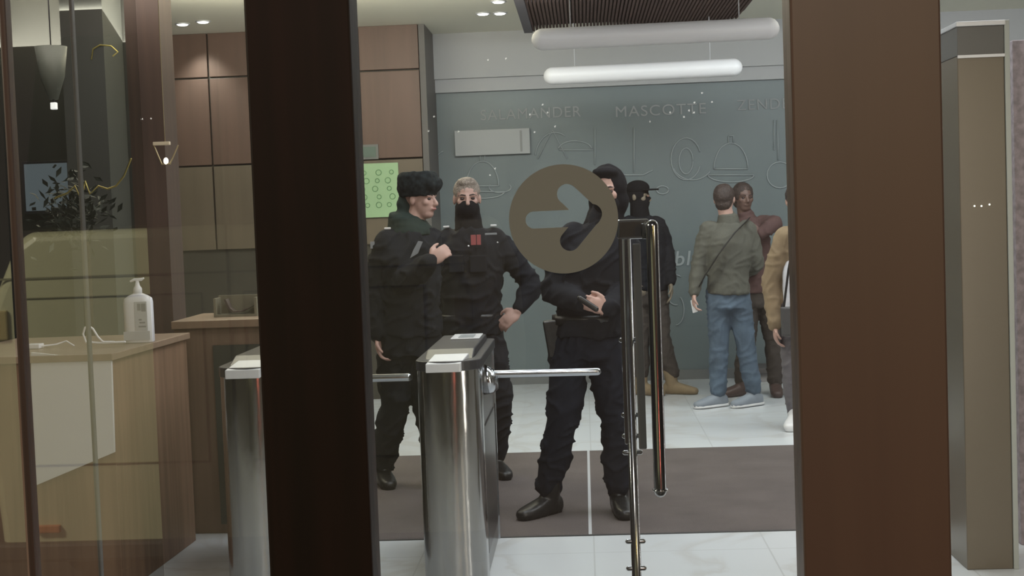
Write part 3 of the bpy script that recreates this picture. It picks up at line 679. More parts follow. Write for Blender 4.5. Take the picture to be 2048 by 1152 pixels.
# blue-grey screen in the side room
a, b = V(30, 322, 9.3), V(134, 425, 9.3)
sc_ = empty('wall_screen', ((a.x + b.x) / 2, 9.3, b.z), 'dim blue-grey screen on the dark wall at far left', 'screen')
MB().box((a.x, 9.40, b.z), (b.x, 9.495, a.z)).build('screen_case', black_plastic, sc_, bevel=0.005)
MB().box((a.x + 0.02, 9.396, b.z + 0.02), (b.x - 0.02, 9.399, a.z - 0.02)).build('display', mat('blue_grey_display', (0.05, 0.06, 0.07), 0.4, emit=(0.25, 0.32, 0.36), es=0.35), sc_)
# dark van-window reflection built as a leafy tree behind the desk, with gold garland
pr = random.Random(3)
def leaf_cloud(b, c, rx, rz, n, L=0.10):
    for i in range(n):
        p = VEC((c.x + pr.gauss(0, rx * .5), c.y + pr.gauss(0, 0.12), c.z + pr.gauss(0, rz * .5)))
        d = VEC((pr.uniform(-1, 1), pr.uniform(-1, 1), pr.uniform(-0.6, 1))).normalized(); u = d.cross(VEC((pr.uniform(-1, 1), 0.3, 1))).normalized() * L * 0.2
        b.add([p, p + d * L * .5 + u, p + d * L, p + d * L * .5 - u, p + d * L * .5 + VEC((0, 0.004, 0.006))], [(0, 1, 4), (1, 2, 4), (2, 3, 4), (3, 0, 4)])
c = V(160, 420, 7.4)
pt_ = empty('reflection_tree', (c.x, 7.4, 0), 'dark leafy shape for the reflected van window, behind the left end of the reception desk', 'reflection shape')
fo = MB(); leaf_cloud(fo, V(150, 425, 7.4), 0.16, 0.2, 340, 0.07); fo.build('foliage', mat('dark_leaf', (0.018, 0.026, 0.02), 0.6), pt_)
MB().tube([(c.x, 7.4, 0.3), (c.x + 0.02, 7.4, 1.2), (c.x + 0.03, 7.4, 1.5)], [0.03, 0.024, 0.012]).build('trunk', mat('bark', (0.05, 0.035, 0.025), 0.8), pt_, True)
MB().loft([((c.x, 7.4, 0), (0.15, 0, 0), (0, 0.15, 0)), ((c.x, 7.4, 0.35), (0.2, 0, 0), (0, 0.2, 0))], 28).build('pot', mat('dark_pot', (0.04, 0.04, 0.04), 0.4), pt_, True)
gm = mat('gold_wire', (0.50, 0.42, 0.14), 0.3, 0.9)
gp = MB().tube([V(x, y, 7.1) for x, y in ((110, 396), (120, 392), (135, 386), (150, 372), (158, 390), (168, 378), (170, 362), (180, 388), (197, 372), (215, 378), (232, 372), (248, 352), (262, 318))], 0.005, n=6)
tag(gp.build('gold_garland', gm, None, True), 'thin gold wire garland twisted through the dark leafy shape', 'garland')
gp = MB().tube([V(x, y, 9.093) for x, y in ((183, 118), (186, 98), (200, 90), (222, 92), (236, 104), (226, 112))], 0.005, n=6)
tag(gp.build('gold_garland', gm, None, True), 'short arched piece of gold wire garland high at upper left', 'garland')

# ------------------------------------------------------------------ clad pillar at right
yP = 5.94
a0, a1 = V(1926, 700, yP).x, V(2019, 700, yP).x
zt_ = V(1965, 42, yP).z
pp = empty('metal_clad_pillar', ((a0 + a1) / 2, yP + 0.15, 0), 'tall olive-brown clad gate pillar with pale metal edges right of the red-brown post', 'pillar')
olive_clad = mat('olive_brown_cladding', (0.135, 0.115, 0.085), 0.35, 0.25)
MB().box((a0, yP, 0), (a1, yP + 0.35, zt_ - 0.14)).build('cladding', olive_clad, pp, bevel=0.004)
MB().box((a0, yP - 0.004, zt_ - 0.14), (a1, yP + 0.354, zt_ - 0.02)).build('dark_cap_band', mat('dark_grey_band', (0.09, 0.09, 0.085), 0.4), pp, bevel=0.003)
MB().box((a0 - 0.005, yP - 0.012, zt_ - 0.02), (a1 + 0.005, yP + 0.36, zt_ + 0.0)).build('cap_plate', pale_metal, pp, bevel=0.003)
MB().box((a0, yP - 0.010, zt_ - 0.15), (a1, yP - 0.0045, zt_ - 0.138)).build('cap_bead', pale_metal, pp)
MB().box((a1 + 0.001, yP - 0.006, 0), (a1 + 0.022, yP + 0.35, zt_ + 0.0)).build('pale_edge', mat('pale_green_edge', (0.36, 0.38, 0.35), 0.4), pp, bevel=0.002)
for px, py in ((1949, 412), (1963, 412), (1979, 409)):
    p = V(px, py, yP - 0.004); MB().sph(p, 0.004, 8).build('indicator_light', mat('indicator', (1, 1, 1), 0.3, emit=(1, 1, 0.8), es=1.5), pp, True)
sideX0 = V(1886, 500, yP + 0.35).x
MB().box((sideX0, yP + 0.36, 0), (a0 - 0.002, yP + 0.40, zt_ - 0.02)).build('back_wing', mat('grey_wing', (0.24, 0.24, 0.22), 0.4), pp, bevel=0.003)
# pinkish grey textured panel at the far right edge
a2 = V(2032, 500, 6.35).x
tp = MB().box((a2, 6.35, 0), (a2 + 1.2, 6.43, V(2035, 80, 6.35).z)).build('textured_screen', mat('pinkish_grey_weave', (0.30, 0.26, 0.28), 0.8, nz=0.3, nscale=30), bevel=0.004)
tag(tp, 'pinkish grey textured partition at the right edge of the view', 'partition')

# ------------------------------------------------------------------ van and street behind the photographer (seen mirrored in the left pane)
def mir(p): return VEC((p.x, 2 * GY - p.y, p.z))
YI = 5.5
vy = 2 * GY - YI
def vp(px, py): q = V(px, py, YI); return VEC((q.x, vy, q.z))
vx0 = vp(-18, 800).x; vx1 = vx0 + 1.98
van_paint = mat('cream_yellow_van_paint', (0.62, 0.60, 0.40), 0.35, coat=0.3)
van = empty('cream_van', ((vx0 + vx1) / 2, vy - 2.4, 0), 'cream-yellow van parked in the street, its rear mirrored in the left glass pane', 'van')
zb_, zm, ztp = 0.30, vp(100, 462).z, vp(100, 70).z
def vsec(y, ins, top):
    return [(vx0 + ins, y, zb_), (vx1 - ins, y, zb_), (vx1 + 0.03 - ins, y, zb_ + 0.4), (vx1 - ins, y, top - 0.30), (vx1 - 0.12 - ins, y, top - 0.04), (vx1 - 0.18 - ins, y, top), (vx0 + 0.18 + ins, y, top), (vx0 + 0.12 + ins, y, top - 0.04), (vx0 + ins, y, top - 0.30), (vx0 - 0.03 + ins, y, zb_ + 0.4)]
def csec(y, ins, z0, z1):
    return [(vx0 + 0.14 + ins, y, z0), (vx1 - 0.14 - ins, y, z0), (vx1 - 0.24 - ins, y, z1 - 0.1), (vx1 - 0.36 - ins, y, z1), (vx0 + 0.36 + ins, y, z1), (vx0 + 0.24 + ins, y, z1 - 0.1)]
def loftsec(secs):
    b = MB(); vs = [p for s_ in secs for p in s_]; k = len(secs[0]); fs = []
    for r in range(len(secs) - 1):
        for i in range(k): fs.append((r * k + i, r * k + (i + 1) % k, (r + 1) * k + (i + 1) % k, (r + 1) * k + i))
    fs.append(tuple(range(k))); fs.append(tuple(range((len(secs) - 1) * k, len(secs) * k))); return b.add(vs, fs)
loftsec([vsec(vy, 0.03, zm - 0.02), vsec(vy - 0.05, 0.0, zm), vsec(vy - 3.6, 0.0, zm), vsec(vy - 4.3, 0.04, zm - 0.25), vsec(vy - 5.0, 0.1, zm - 0.5)]).build('body_shell', van_paint, van, bevel=0.02)
loftsec([csec(vy - 0.04, 0.0, zm + 0.001, ztp), csec(vy - 3.3, 0.0, zm + 0.001, ztp), csec(vy - 4.0, 0.05, zm + 0.001, zm + 0.05)]).build('cabin_windows', mat('van_window_glass', (0.02, 0.024, 0.024), 0.08), van, bevel=0.01)
dk = mat('van_window_glass', (0.02, 0.024, 0.024), 0.08)
seam = mat('van_seam', (0.22, 0.21, 0.13), 0.6)
xm = (vx0 + vx1) / 2
for xa, xb in ((vx0 + 0.16, xm - 0.06), (xm + 0.06, vx1 - 0.16)):
    sm = MB(); zl, zh = vp(100, 930).z, vp(100, 596).z
    for p, q_ in (((xa, zl), (xb - 0.05, zl)), ((xa, zh), (xb - 0.05, zh)), ((xa, zl), (xa, zh)), ((xb - 0.05, zl), (xb - 0.05, zh))):
        sm.tube([(p[0], vy + 0.003, p[1]), (q_[0], vy + 0.003, q_[1])], 0.003, n=6)
    sm.build('door_pressing', seam, van)
MB().box((vx0 + 0.04, vy - 0.004, vp(100, 556).z - 0.004), (vx1 - 0.04, vy + 0.004, vp(100, 556).z + 0.004)).box((xm - 0.004, vy - 0.004, zb_), (xm + 0.004, vy + 0.004, ztp - 0.1)).build('door_seam', seam, van)
MB().box((vx0 + 0.02, vy - 0.02, vp(40, 680).z), (vx0 + 0.09, vy + 0.015, vp(40, 620).z)).build('tail_lamp', mat('tail_lamp_lens', (0.5, 0.4, 0.2), 0.1), van, bevel=0.006)
MB().box((vx1 - 0.09, vy - 0.02, vp(40, 680).z), (vx1 - 0.02, vy + 0.015, vp(40, 620).z)).build('tail_lamp', MATS['tail_lamp_lens'], van, bevel=0.006)
MB().box((vx0 + 0.16, vy - 0.01, vp(80, 1065).z), (vx0 + 0.26, vy + 0.02, vp(80, 1050).z)).build('step_reflector', mat('orange_brown_reflector', (0.5, 0.16, 0.06), 0.3), van, bevel=0.004)
MB().box((vx0, vy - 0.1, zb_ - 0.06), (vx1, vy + 0.03, zb_ + 0.02)).build('bumper', mat('bumper_black', (0.03, 0.03, 0.03), 0.6), van, bevel=0.015)
for x in (vx0 + 0.12, vx1 - 0.12):
    for y in (vy - 0.9, vy - 4.1):
        MB().loft([((x - 0.11, y, 0.315), (0, 0.31, 0), (0, 0, 0.33)), ((x - 0.09, y, 0.315), (0, 0.335, 0), (0, 0, 0.335)), ((x + 0.09, y, 0.315), (0, 0.335, 0), (0, 0, 0.335)), ((x + 0.11, y, 0.315), (0, 0.31, 0), (0, 0, 0.33))], 32).build('wheel', mat('tyre', (0.02, 0.02, 0.02), 0.8), van, True)

# small bulbs added unseen behind the camera to make glints in the door panes
bulbs = [(868, 233), (857, 262), (917, 263), (1069, 264), (1085, 209), (1095, 225), (1060, 229), (1110, 253), (1300, 243), (1368, 234), (1378, 221), (1389, 205), (1404, 186), (1424, 204), (1388, 225), (1340, 225), (976, 120), (1012, 117), (990, 337), (980, 350), (285, 238), (302, 237)]
sb = empty('glint_bulb_string', (0, -0.25, 2.0), 'string of tiny lit bulbs added behind the camera for glints in the glass', 'string lights')
pb = [(mir(V(px, py, 5.05)), px) for px, py in bulbs]
wire = sorted(pb, key=lambda t: t[1])
MB().tube([p + VEC((0, 0, 0.008)) for p, _ in wire], 0.0008, n=5, dome=False).build('wire', black_plastic, sb)
bulb_m = mat('tiny_bulb', (1, 1, 1), 0.3, emit=(1, 0.97, 0.9), es=14)
for p, _ in pb: MB().sph(p, 0.0032, 8).build('bulb', bulb_m, sb, True)

# ------------------------------------------------------------------ people
def basis(fx, fy):
    f = VEC((fx, fy, 0)).normalized(); return f, VEC((0, 0, 1)), VEC((-f.y, f.x, 0))   # forward, up, left

def hand(b, w, d, n, side, curl=0.6, sc=1.0, spread=1.0):
    """w wrist, d pointing direction, n palm normal, side: thumb side direction vector"""
    d = VEC(d).normalized(); n = VEC(n); n = (n - d * n.dot(d)).normalized(); a = d.cross(n).normalized()
    if a.dot(VEC(side)) < 0: a = -a
    b.tube([w - d * 0.008 * sc, w + d * 0.014 * sc], [0.025 * sc, 0.025 * sc], side=a, flat=0.8)
    b.ell(w + d * 0.045 * sc, d * 0.056 * sc, a * 0.042 * sc, n * 0.018 * sc)
    for off, L in ((0.031, 0.074), (0.011, 0.084), (-0.010, 0.078), (-0.030, 0.062)):
        p = w + d * 0.082 * sc + a * off * sc * spread; pts = [w + d * 0.05 * sc + a * off * 0.9 * sc, p]; ang = 0
        for j, fr in enumerate((0.44, 0.32, 0.24)):
            ang += curl * (0.8, 1.0, 0.7)[j]; p = p + (d * math.cos(ang) + n * math.sin(ang)) * L * fr * sc; pts.append(p)
        b.tube(pts, [0.009 * sc, 0.0095 * sc, 0.009 * sc, 0.008 * sc, 0.0068 * sc], n=10)
    p0 = w + d * 0.02 * sc + a * 0.026 * sc; p1 = p0 + (d * 0.6 + a * 0.75) * 0.035 * sc; p2 = p1 + (d * 0.85 + a * 0.25 + n * 0.4) * 0.03 * sc; p3 = p2 + (d * 0.8 + n * 0.6) * 0.024 * sc
    b.tube([p0, p1, p2, p3], [0.015 * sc, 0.0115 * sc, 0.010 * sc, 0.008 * sc], n=10)

def head(b, c, f, u, s, neck):
    b.ell(c + u * 0.032 - f * 0.012, s * 0.074, f * 0.094, u * 0.086)
    b.ell(c - u * 0.030 + f * 0.020, s * 0.060, f * 0.070, u * 0.080)
    b.ell(c - u * 0.082 + f * 0.040, s * 0.042, f * 0.042, u * 0.030)
    b.ell(c + u * 0.018 + f * 0.074, s * 0.056, f * 0.018, u * 0.013)          # brow
    b.tube([c + u * 0.008 + f * 0.086, c - u * 0.018 + f * 0.102, c - u * 0.030 + f * 0.106], [0.009, 0.011, 0.013])   # nose
    b.ell(c - u * 0.034 + f * 0.096, s * 0.018, f * 0.012, u * 0.009)
    b.ell(c - u * 0.058 + f * 0.086, s * 0.024, f * 0.011, u * 0.010)          # mouth
    for q in (-1, 1):
        b.ell(c - u * 0.018 + s * q * 0.040 + f * 0.058, s * 0.022, f * 0.022, u * 0.022)   # cheek
        b.ell(c - u * 0.004 + s * q * 0.076 - f * 0.008, s * 0.010, f * 0.018, u * 0.030)   # ear
    b.tube([c - u * 0.05 - f * 0.018, neck - u * 0.03], [0.056, 0.062])

def face_bits(r, c, f, u, s, mouth=True):
    for q in (-1, 1):
        MB().ell(c + u * 0.001 + s * q * 0.031 + f * 0.076, s * 0.013, f * 0.010, u * 0.0075).build('eye', eye_m, r, True)
        MB().tube([c + u * 0.021 + s * q * 0.014 + f * 0.090, c + u * 0.025 + s * q * 0.034 + f * 0.086, c + u * 0.019 + s * q * 0.052 + f * 0.072], [0.004, 0.0045, 0.003], n=8).build('eyebrow', hair_dark, r, True)
    if mouth: MB().tube([c - u * 0.057 - s * 0.020 + f * 0.090, c - u * 0.056 + f * 0.099, c - u * 0.057 + s * 0.020 + f * 0.090], [0.004, 0.006, 0.004], n=8).build('lips', lips_m, r, True)

def foot_prims(b, ank, toe, gr=0.0, sc=1.0, R=0.047):
    t = VEC((toe[0], toe[1], 0)).normalized(); a = VEC((ank.x, ank.y, 0)); s = VEC((-t.y, t.x, 0))
    def rg(k, zc, wx, hz): return (a + t * k * sc + VEC((0, 0, zc)), s * wx * sc, VEC((0, 0, hz)))
    b.loft([rg(-0.075, 0.045, 0.020, 0.030), rg(-0.062, 0.048, 0.036, 0.046), rg(-0.02, 0.055, 0.043, 0.054), rg(0.04, 0.052, 0.045, 0.050), rg(0.10, 0.042, 0.050, 0.040), rg(0.155, 0.034, 0.047, 0.032), rg(0.19, 0.030, 0.034, 0.026), rg(0.203, 0.028, 0.016, 0.016)], 18, 2.6)

def flatten(o, z=0.0035):
    """give a remeshed shoe a flat sole that rests on the ground"""
    wz = o.location.z + (o.parent.location.z if o.parent else 0)
    for v in o.data.vertices:
        if v.co.z + wz < 0.012: v.co.z = z - wz

def person(sp):
    Y = sp['Y']
    def J(key):
        x = sp[key]; return V(x[0], x[1], Y + (x[2] if len(x) > 2 else 0))
    f, u, s = basis(*sp['face']); bf, bu, bs = basis(*sp.get('body', sp['face']))
    hc = J('head'); nk = J('neck')
    SL, SR, EL, ER, WL, WR = [J(k) for k in ('SL', 'SR', 'EL', 'ER', 'WL', 'WR')]       # L: image left
    HL, HR, KL, KR, AL, AR = [J(k) for k in ('HL', 'HR', 'KL', 'KR', 'AL', 'AR')]
    gz = sp.get('gz', 0.0)
    AL.z = gz + 0.10; AR.z = gz + 0.10
    base = VEC(((AL.x + AR.x) / 2, (AL.y + AR.y) / 2, gz))
    r = empty('person', base, sp['label'], 'person', sp.get('group'))
    zs = sp.get('s', 1.0)
    hipc = (HL + HR) / 2; shc = (SL + SR) / 2
    lat_h = (HR - HL).normalized(); lat_s = (SR - SL).normalized()
    hw = (HR - HL).length / 2; sw = (SR - SL).length / 2
    up_ = (shc - hipc).normalized()
    def torso(b, grow, lo=0.0, belly=1.0, depth=1.0, hem=0.0, top=True):
        rings = []
        tab = [(-0.22, 0.165, 0.125), (0.0, 0.165, 0.12), (0.3, 0.150, 0.112 * belly), (0.55, 0.165, 0.122 * belly), (0.8, 0.185, 0.125), (0.96, 0.175, 0.10), (1.04, 0.12, 0.08), (1.12, 0.065, 0.065)]
        for t, a_, d_ in tab:
            if t < lo: continue
            if not top and t > 0.35: continue
            tt = max(0, min(1, t)); lat = lat_h.lerp(lat_s, tt).normalized(); c = hipc.lerp(shc, t)
            wf = (hw / 0.105) * (1 - tt) * 0.5 + 0.5 * (1 - tt) + (sw / 0.19) * tt
            wf = max(0.8, min(1.25, wf)) * sp.get('bulk', 1.0)
            fr = up_.cross(lat).normalized() if up_.cross(lat).length > 0.1 else bf
            rings.append((c, lat * (a_ * wf + grow), fr * (d_ * depth * sp.get('bulk', 1.0) + grow)))
        b.loft(rings, 24, 2.3)
    # --- the body itself
    b = MB(); head(b, hc, f, u, s, nk); torso(b, 0.0, 0.0)
    for S, E, W_ in ((SL, EL, WL), (SR, ER, WR)): b.tube([S, E, W_], [0.052, 0.040, 0.027])
    for Hh, Kk, Aa in ((HL, KL, AL), (HR, KR, AR)): b.tube([Hh, Kk, Aa + VEC((0, 0, 0.02))], [0.085, 0.058, 0.040])
    foot_prims(b, AL, sp['TL'], sc=0.9); foot_prims(b, AR, sp['TR'], sc=0.9)
    for hk, Wp in (('hl', WL), ('hr', WR)):
        h_ = sp.get(hk)
        if h_: hand(b, Wp, h_['d'], h_['n'], h_['side'], h_.get('curl', 0.6), h_.get('sc', 1.0))
    bo = b.remesh('body', sp.get('skin', skin), r, sp.get('vox', 0.0065), 2)
    # --- trousers
    g_ = sp.get('leg', 1.0); t = MB(); 
    torso(t, 0.012, -0.3, top=False)
    for Hh, Kk, Aa in ((HL, KL, AL), (HR, KR, AR)):
        kn = Kk; th = Hh.lerp(Kk, 0.5); sh = Kk.lerp(Aa, 0.45)
        t.tube([Hh, th, kn, sh, Aa + VEC((0, 0, sp.get('cuff', 0.03)))], [0.105 * g_, 0.098 * g_, 0.080 * g_, 0.080 * g_, 0.068 * g_ * sp.get('flare', 1.0)])
    to = t.remesh('trousers', sp['trousers'], r, 0.011, 3, sp.get('wr', 0.008), 7, zs=0.8)
    # --- jacket
    j = MB(); ln = sp.get('hem', -0.2); torso(j, 0.028 * sp.get('jk', 1.0), ln, sp.get('belly', 1.0))
    aw = sp.get('arm', 1.0)
    for S, E, W_ in ((SL, EL, WL), (SR, ER, WR)):
        j.tube([S + (shc - S) * 0.12, S.lerp(E, 0.5), E, E.lerp(W_, 0.5), W_ - (W_ - E).normalized() * 0.02], [0.080 * aw, 0.072 * aw, 0.066 * aw, 0.058 * aw, 0.047 * aw])
    j.tube([shc + up_ * 0.02, nk + u * 0.01], [0.085, 0.072])
    jo = j.remesh('jacket', sp['jacket'], r, 0.011, 3, sp.get('wr', 0.008), 7, zs=0.9)
    # --- shoes
    for A_, T_, K_ in ((AL, sp['TL'], KL), (AR, sp['TR'], KR)):
        bt_ = MB(); foot_prims(bt_, A_, T_, R=0.05, sc=1.1); bt_.tube([A_ + VEC((0, 0, -0.03)), A_ + (K_ - A_).normalized() * sp.get('shaft', 0.12)], [0.052, 0.056])
        so = bt_.remesh(sp.get('shoe_name', 'boot'), sp['shoes'], r, 0.009, 2); flatten(so)
        if sp.get('sole'):
            t_ = VEC((T_[0], T_[1], 0)).normalized(); s2 = VEC((-t_.y, t_.x, 0)); a_ = VEC((A_.x, A_.y, 0))
            MB().loft([(a_ + t_ * x + VEC((0, 0, 0.016)), s2 * w_, VEC((0, 0, 0.014))) for x, w_ in ((-0.09, 0.025), (-0.06, 0.045), (0.05, 0.052), (0.14, 0.057), (0.20, 0.042), (0.222, 0.022))], 16, 3).build('sole', white_rubber, so if False else r, True)
    P = dict(r=r, hc=hc, f=f, u=u, s=s, nk=nk, SL=SL, SR=SR, EL=EL, ER=ER, WL=WL, WR=WR, HL=HL, HR=HR, KL=KL, KR=KR, hipc=hipc, shc=shc, bf=bf, bs=bs, lat_s=lat_s)
    return P

def collar(P, m, g=0.0, h=0.05):
    b = MB(); n, u, f, s = P['nk'], P['u'], P['f'], P['s']
    b.loft([(n - u * 0.04, s * (0.095 + g), f * (0.090 + g)), (n + u * h * 0.5, s * (0.080 + g), f * (0.082 + g)), (n + u * h, s * (0.072 + g), f * (0.078 + g))], 24)
    return b.remesh('collar', m, P['r'], 0.010, 2, 0.006, 20)

# officer in a fur hat, in profile, hand to his chest
P = person(dict(Y=7.98, label='officer in profile in black fur hat and dark green hood, one hand raised to chest', group=None,
    face=(1.0, -0.42), body=(0.75, -0.6), head=(840, 399), neck=(822, 455), SL=(772, 486, -0.08), SR=(860, 482, 0.02), EL=(752, 585, -0.06), WL=(755, 676, -0.10),
    ER=(806, 566, -0.20), WR=(862, 522, -0.34), HL=(790, 668, -0.03), HR=(846, 668, 0.05), KL=(790, 810, 0.05), AL=(765, 940, 0.22), KR=(856, 815, 0.05), AR=(885, 950, 0.05),
    TL=(0.35, -1.0), TR=(0.8, -0.6), bulk=1.12, belly=1.12, arm=1.12, leg=1.08, trousers=black_cloth, jacket=black_cloth, shoes=leather, wr=0.014,
    hr=dict(d=(0.75, 0.1, 0.5), n=(0.1, 1, -0.1), side=(0, 0, 1), curl=0.75), hl=dict(d=(0.1, -0.1, -1), n=(1, 0, 0), side=(0.3, -1, 0), curl=0.55)))
r, hc, f, u, s, nk = [P[k] for k in ('r', 'hc', 'f', 'u', 's', 'nk')]
face_bits(r, hc, f, u, s)
hb = MB(); hb.loft([(hc + u * 0.018 - f * 0.014, s * 0.090, f * 0.104), (hc + u * 0.06 - f * 0.010, s * 0.104, f * 0.118), (hc + u * 0.10 - f * 0.008, s * 0.106, f * 0.120), (hc + u * 0.135 - f * 0.008, s * 0.104, f * 0.115), (hc + u * 0.158 - f * 0.006, s * 0.085, f * 0.095)], 26, 2.4)
hb.ell(hc + u * 0.085 + f * 0.095, s * 0.085, f * 0.035, u * 0.045)
hb.remesh('fur_hat', fur, r, 0.008, 1, 0.006, 40)
hd = MB(); hd.loft([(nk - u * 0.05, s * 0.135, f * 0.125), (nk + u * 0.0 - f * 0.01, s * 0.128, f * 0.122), (nk + u * 0.05 - f * 0.03, s * 0.112, f * 0.100), (nk + u * 0.09 - f * 0.055, s * 0.092, f * 0.065)], 26)
hd.ell(hc - f * 0.085 - u * 0.04, s * 0.09, f * 0.05, u * 0.09)
hd.remesh('hood', hoodm, r, 0.009, 3, 0.010, 18)
for S_ in (P['SL'], P['SR']):
    p = S_.lerp(P['shc'], 0.12) + VEC((0, -0.02, 0.082)); MB().box(p - VEC((0.018, 0.012, 0.006)), p + VEC((0.018, 0.012, 0.006))).build('epaulette_star', silver, r, bevel=0.003)
a = V(830, 500, 7.80)
MB().prism([a + VEC((-0.03, 0, -0.045)), a + VEC((0.015, 0, -0.02)), a + VEC((0.045, 0, 0.045)), a + VEC((0.02, 0, 0.05)), a + VEC((-0.01, 0, 0.0))], (0, 0.01, 0)).build('sleeve_badge', patch_m, r)
a = V(745, 490, 7.86); MB().box(a - VEC((0.012, 0.004, 0.02)), a + VEC((0.012, 0.004, 0.02))).build('sleeve_badge', patch_m, r)

# masked officer with fair grey hair, hand on his hip
P = person(dict(Y=8.34, label='fair-haired officer in black uniform and face mask behind the middle turnstile, hand on hip',
    face=(0.12, -1), body=(0.05, -1), head=(934, 398), neck=(938, 452), SL=(888, 481, 0.0), SR=(995, 478, 0.0), EL=(872, 570, 0.12), WL=(880, 645, 0.1),
    ER=(1066, 572, 0.02), WR=(1036, 622, -0.08), HL=(912, 668, 0), HR=(972, 668, 0), KL=(905, 820, 0.0), AL=(895, 960, 0.0), KR=(996, 810, -0.03), AR=(990, 955, 0.05),
    TL=(-0.3, -1), TR=(0.45, -1), bulk=1.12, belly=1.1, leg=1.08, arm=0.98, trousers=black_cloth, jacket=black_cloth, shoes=leather, wr=0.013,
    hl=dict(d=(0.1, 0, -1), n=(1, 0, 0), side=(0, -1, 0)), hr=dict(d=(-0.75, -0.2, -0.6), n=(0.2, 1, -0.3), side=(-0.2, -0.4, 1), curl=0.45, sc=1.05)))
r, hc, f, u, s, nk = [P[k] for k in ('r', 'hc', 'f', 'u', 's', 'nk')]
face_bits(r, hc, f, u, s, False)
b = MB(); b.ell(hc + u * 0.046 - f * 0.020, s * 0.0815, f * 0.098, u * 0.086); b.ell(hc + u * 0.095 + f * 0.03, s * 0.060, f * 0.050, u * 0.036); b.remesh('short_hair', hair_grey, r, 0.008, 1, 0.005, 60)
b = MB(); b.ell(hc - u * 0.055 + f * 0.018, s * 0.073, f * 0.092, u * 0.070); b.ell(hc - u * 0.035 + f * 0.075, s * 0.036, f * 0.040, u * 0.022); b.tube([hc - u * 0.06 - f * 0.02, nk - u * 0.05], [0.075, 0.088])
b.remesh('face_mask', knit, r, 0.008, 2, 0.004, 30)
k8 = 8.135
a = V(952, 484, k8); MB().box(a + VEC((-0.03, 0, -0.018)), a + VEC((0.0, 0.012, 0.042))).box(a + VEC((0.004, 0, -0.018)), a + VEC((0.028, 0.012, 0.042))).build('red_ribbon_badge', red_patch, r, bevel=0.002)
a = V(937, 492, k8); MB().sph(a, 0.006, 8).build('button', silver, r, True)
a = V(995, 485, k8); MB().sph(a, 0.005, 8).build('button', silver, r, True)
a = V(980, 468, k8); MB().box(a + VEC((-0.03, 0, -0.006)), a + VEC((0.04, 0.01, 0.006))).build('name_strip', patch_m, r, bevel=0.002)
for S_ in (P['SL'], P['SR']):
    p = S_.lerp(P['shc'], 0.12) + VEC((0, -0.02, 0.082)); MB().box(p - VEC((0.018, 0.012, 0.005)), p + VEC((0.018, 0.012, 0.005))).build('epaulette_star', silver, r, bevel=0.002)
for x, w_ in ((956, 0.05), (912, 0.045)):
    p = V(x, 528, k8 + 0.01); MB().box(p - VEC((w_, 0.0, 0.05)), p + VEC((w_, 0.03, 0.05))).build('chest_pocket', black_cloth, r, bevel=0.006)
p = P['hipc']; MB().loft([(p + VEC((0, 0, 0.085)), (0.188, 0, 0), (0, 0.155, 0)), (p + VEC((0, 0, 0.125)), (0.186, 0, 0), (0, 0.165, 0))], 32, 2.3).build('belt', leather, r, True)

# hooded officer behind the sticker, legs apart, holding a radio
P = person(dict(Y=7.25, label='person in black hood behind the arrow sticker, legs apart, holding a black baton',
    face=(-0.2, -1), body=(-0.25, -1), head=(1214, 384), neck=(1204, 436), SL=(1140, 474, 0.0), SR=(1252, 470, 0.02), EL=(1104, 585, -0.02), WL=(1168, 604, -0.24),
    ER=(1252, 580, -0.02), WR=(1212, 616, -0.24), HL=(1142, 672, 0), HR=(1206, 672, 0.02), KL=(1126, 838, -0.08), AL=(1097, 968, 0.0), KR=(1234, 850, 0.0), AR=(1238, 985, 0.0),
    TL=(-0.95, -1.0), TR=(0.15, -1), bulk=1.08, leg=1.03, arm=1.02, trousers=navy_cloth, jacket=black_cloth, shoes=leather, cuff=0.05, wr=0.014, shaft=0.16,
    hl=dict(d=(0.85, -0.2, -0.2), n=(0.2, 0.8, -0.5), side=(0, -0.2, 1), curl=0.9), hr=dict(d=(-0.75, -0.3, 0.25), n=(-0.2, 1, 0), side=(0, 0, 1), curl=0.95)))
r, hc, f, u, s, nk = [P[k] for k in ('r', 'hc', 'f', 'u', 's', 'nk')]
face_bits(r, hc, f, u, s)
b = MB()
b.ell(hc + u * 0.030 - f * 0.030, s * 0.100, f * 0.105, u * 0.115); b.ell(hc - u * 0.05 - f * 0.035, s * 0.108, f * 0.095, u * 0.10); b.tube([hc - u * 0.05 - f * 0.05, nk - u * 0.06 - f * 0.02], [0.085, 0.11])
b.ell(hc + u * 0.10 + f * 0.03, s * 0.070, f * 0.065, u * 0.030)
b.remesh('hood', knit, r, 0.009, 3, 0.006, 18)
b = MB(); b.ell(hc - u * 0.062 + f * 0.022, s * 0.070, f * 0.088, u * 0.055); b.remesh('face_mask', knit, r, 0.008, 2)
a = V(1180, 598, 6.93); 
p = V(1160, 597, 6.90); q_ = V(1192, 618, 6.90)
t_ = MB(); t_.tube([p, q_], [0.015, 0.014], n=12); t_.build('black_baton', leather, r, True)
p = V(1104, 680, 7.22); b = MB().prism([p + VEC((-0.045, -0.04, 0.10)), p + VEC((0.05, -0.04, 0.11)), p + VEC((0.06, -0.04, -0.09)), p + VEC((0.02, -0.04, -0.10)), p + VEC((-0.02, -0.04, -0.085))], (0, 0.08, 0))
b.build('thigh_holster', leather, r, bevel=0.008)
p = P['hipc']; MB().loft([(p + VEC((0, 0, 0.07)), (0.18, 0, 0), (0, 0.15, 0)), (p + VEC((0, 0, 0.115)), (0.178, 0, 0), (0, 0.155, 0))], 32, 2.3).build('belt', leather, r, True)

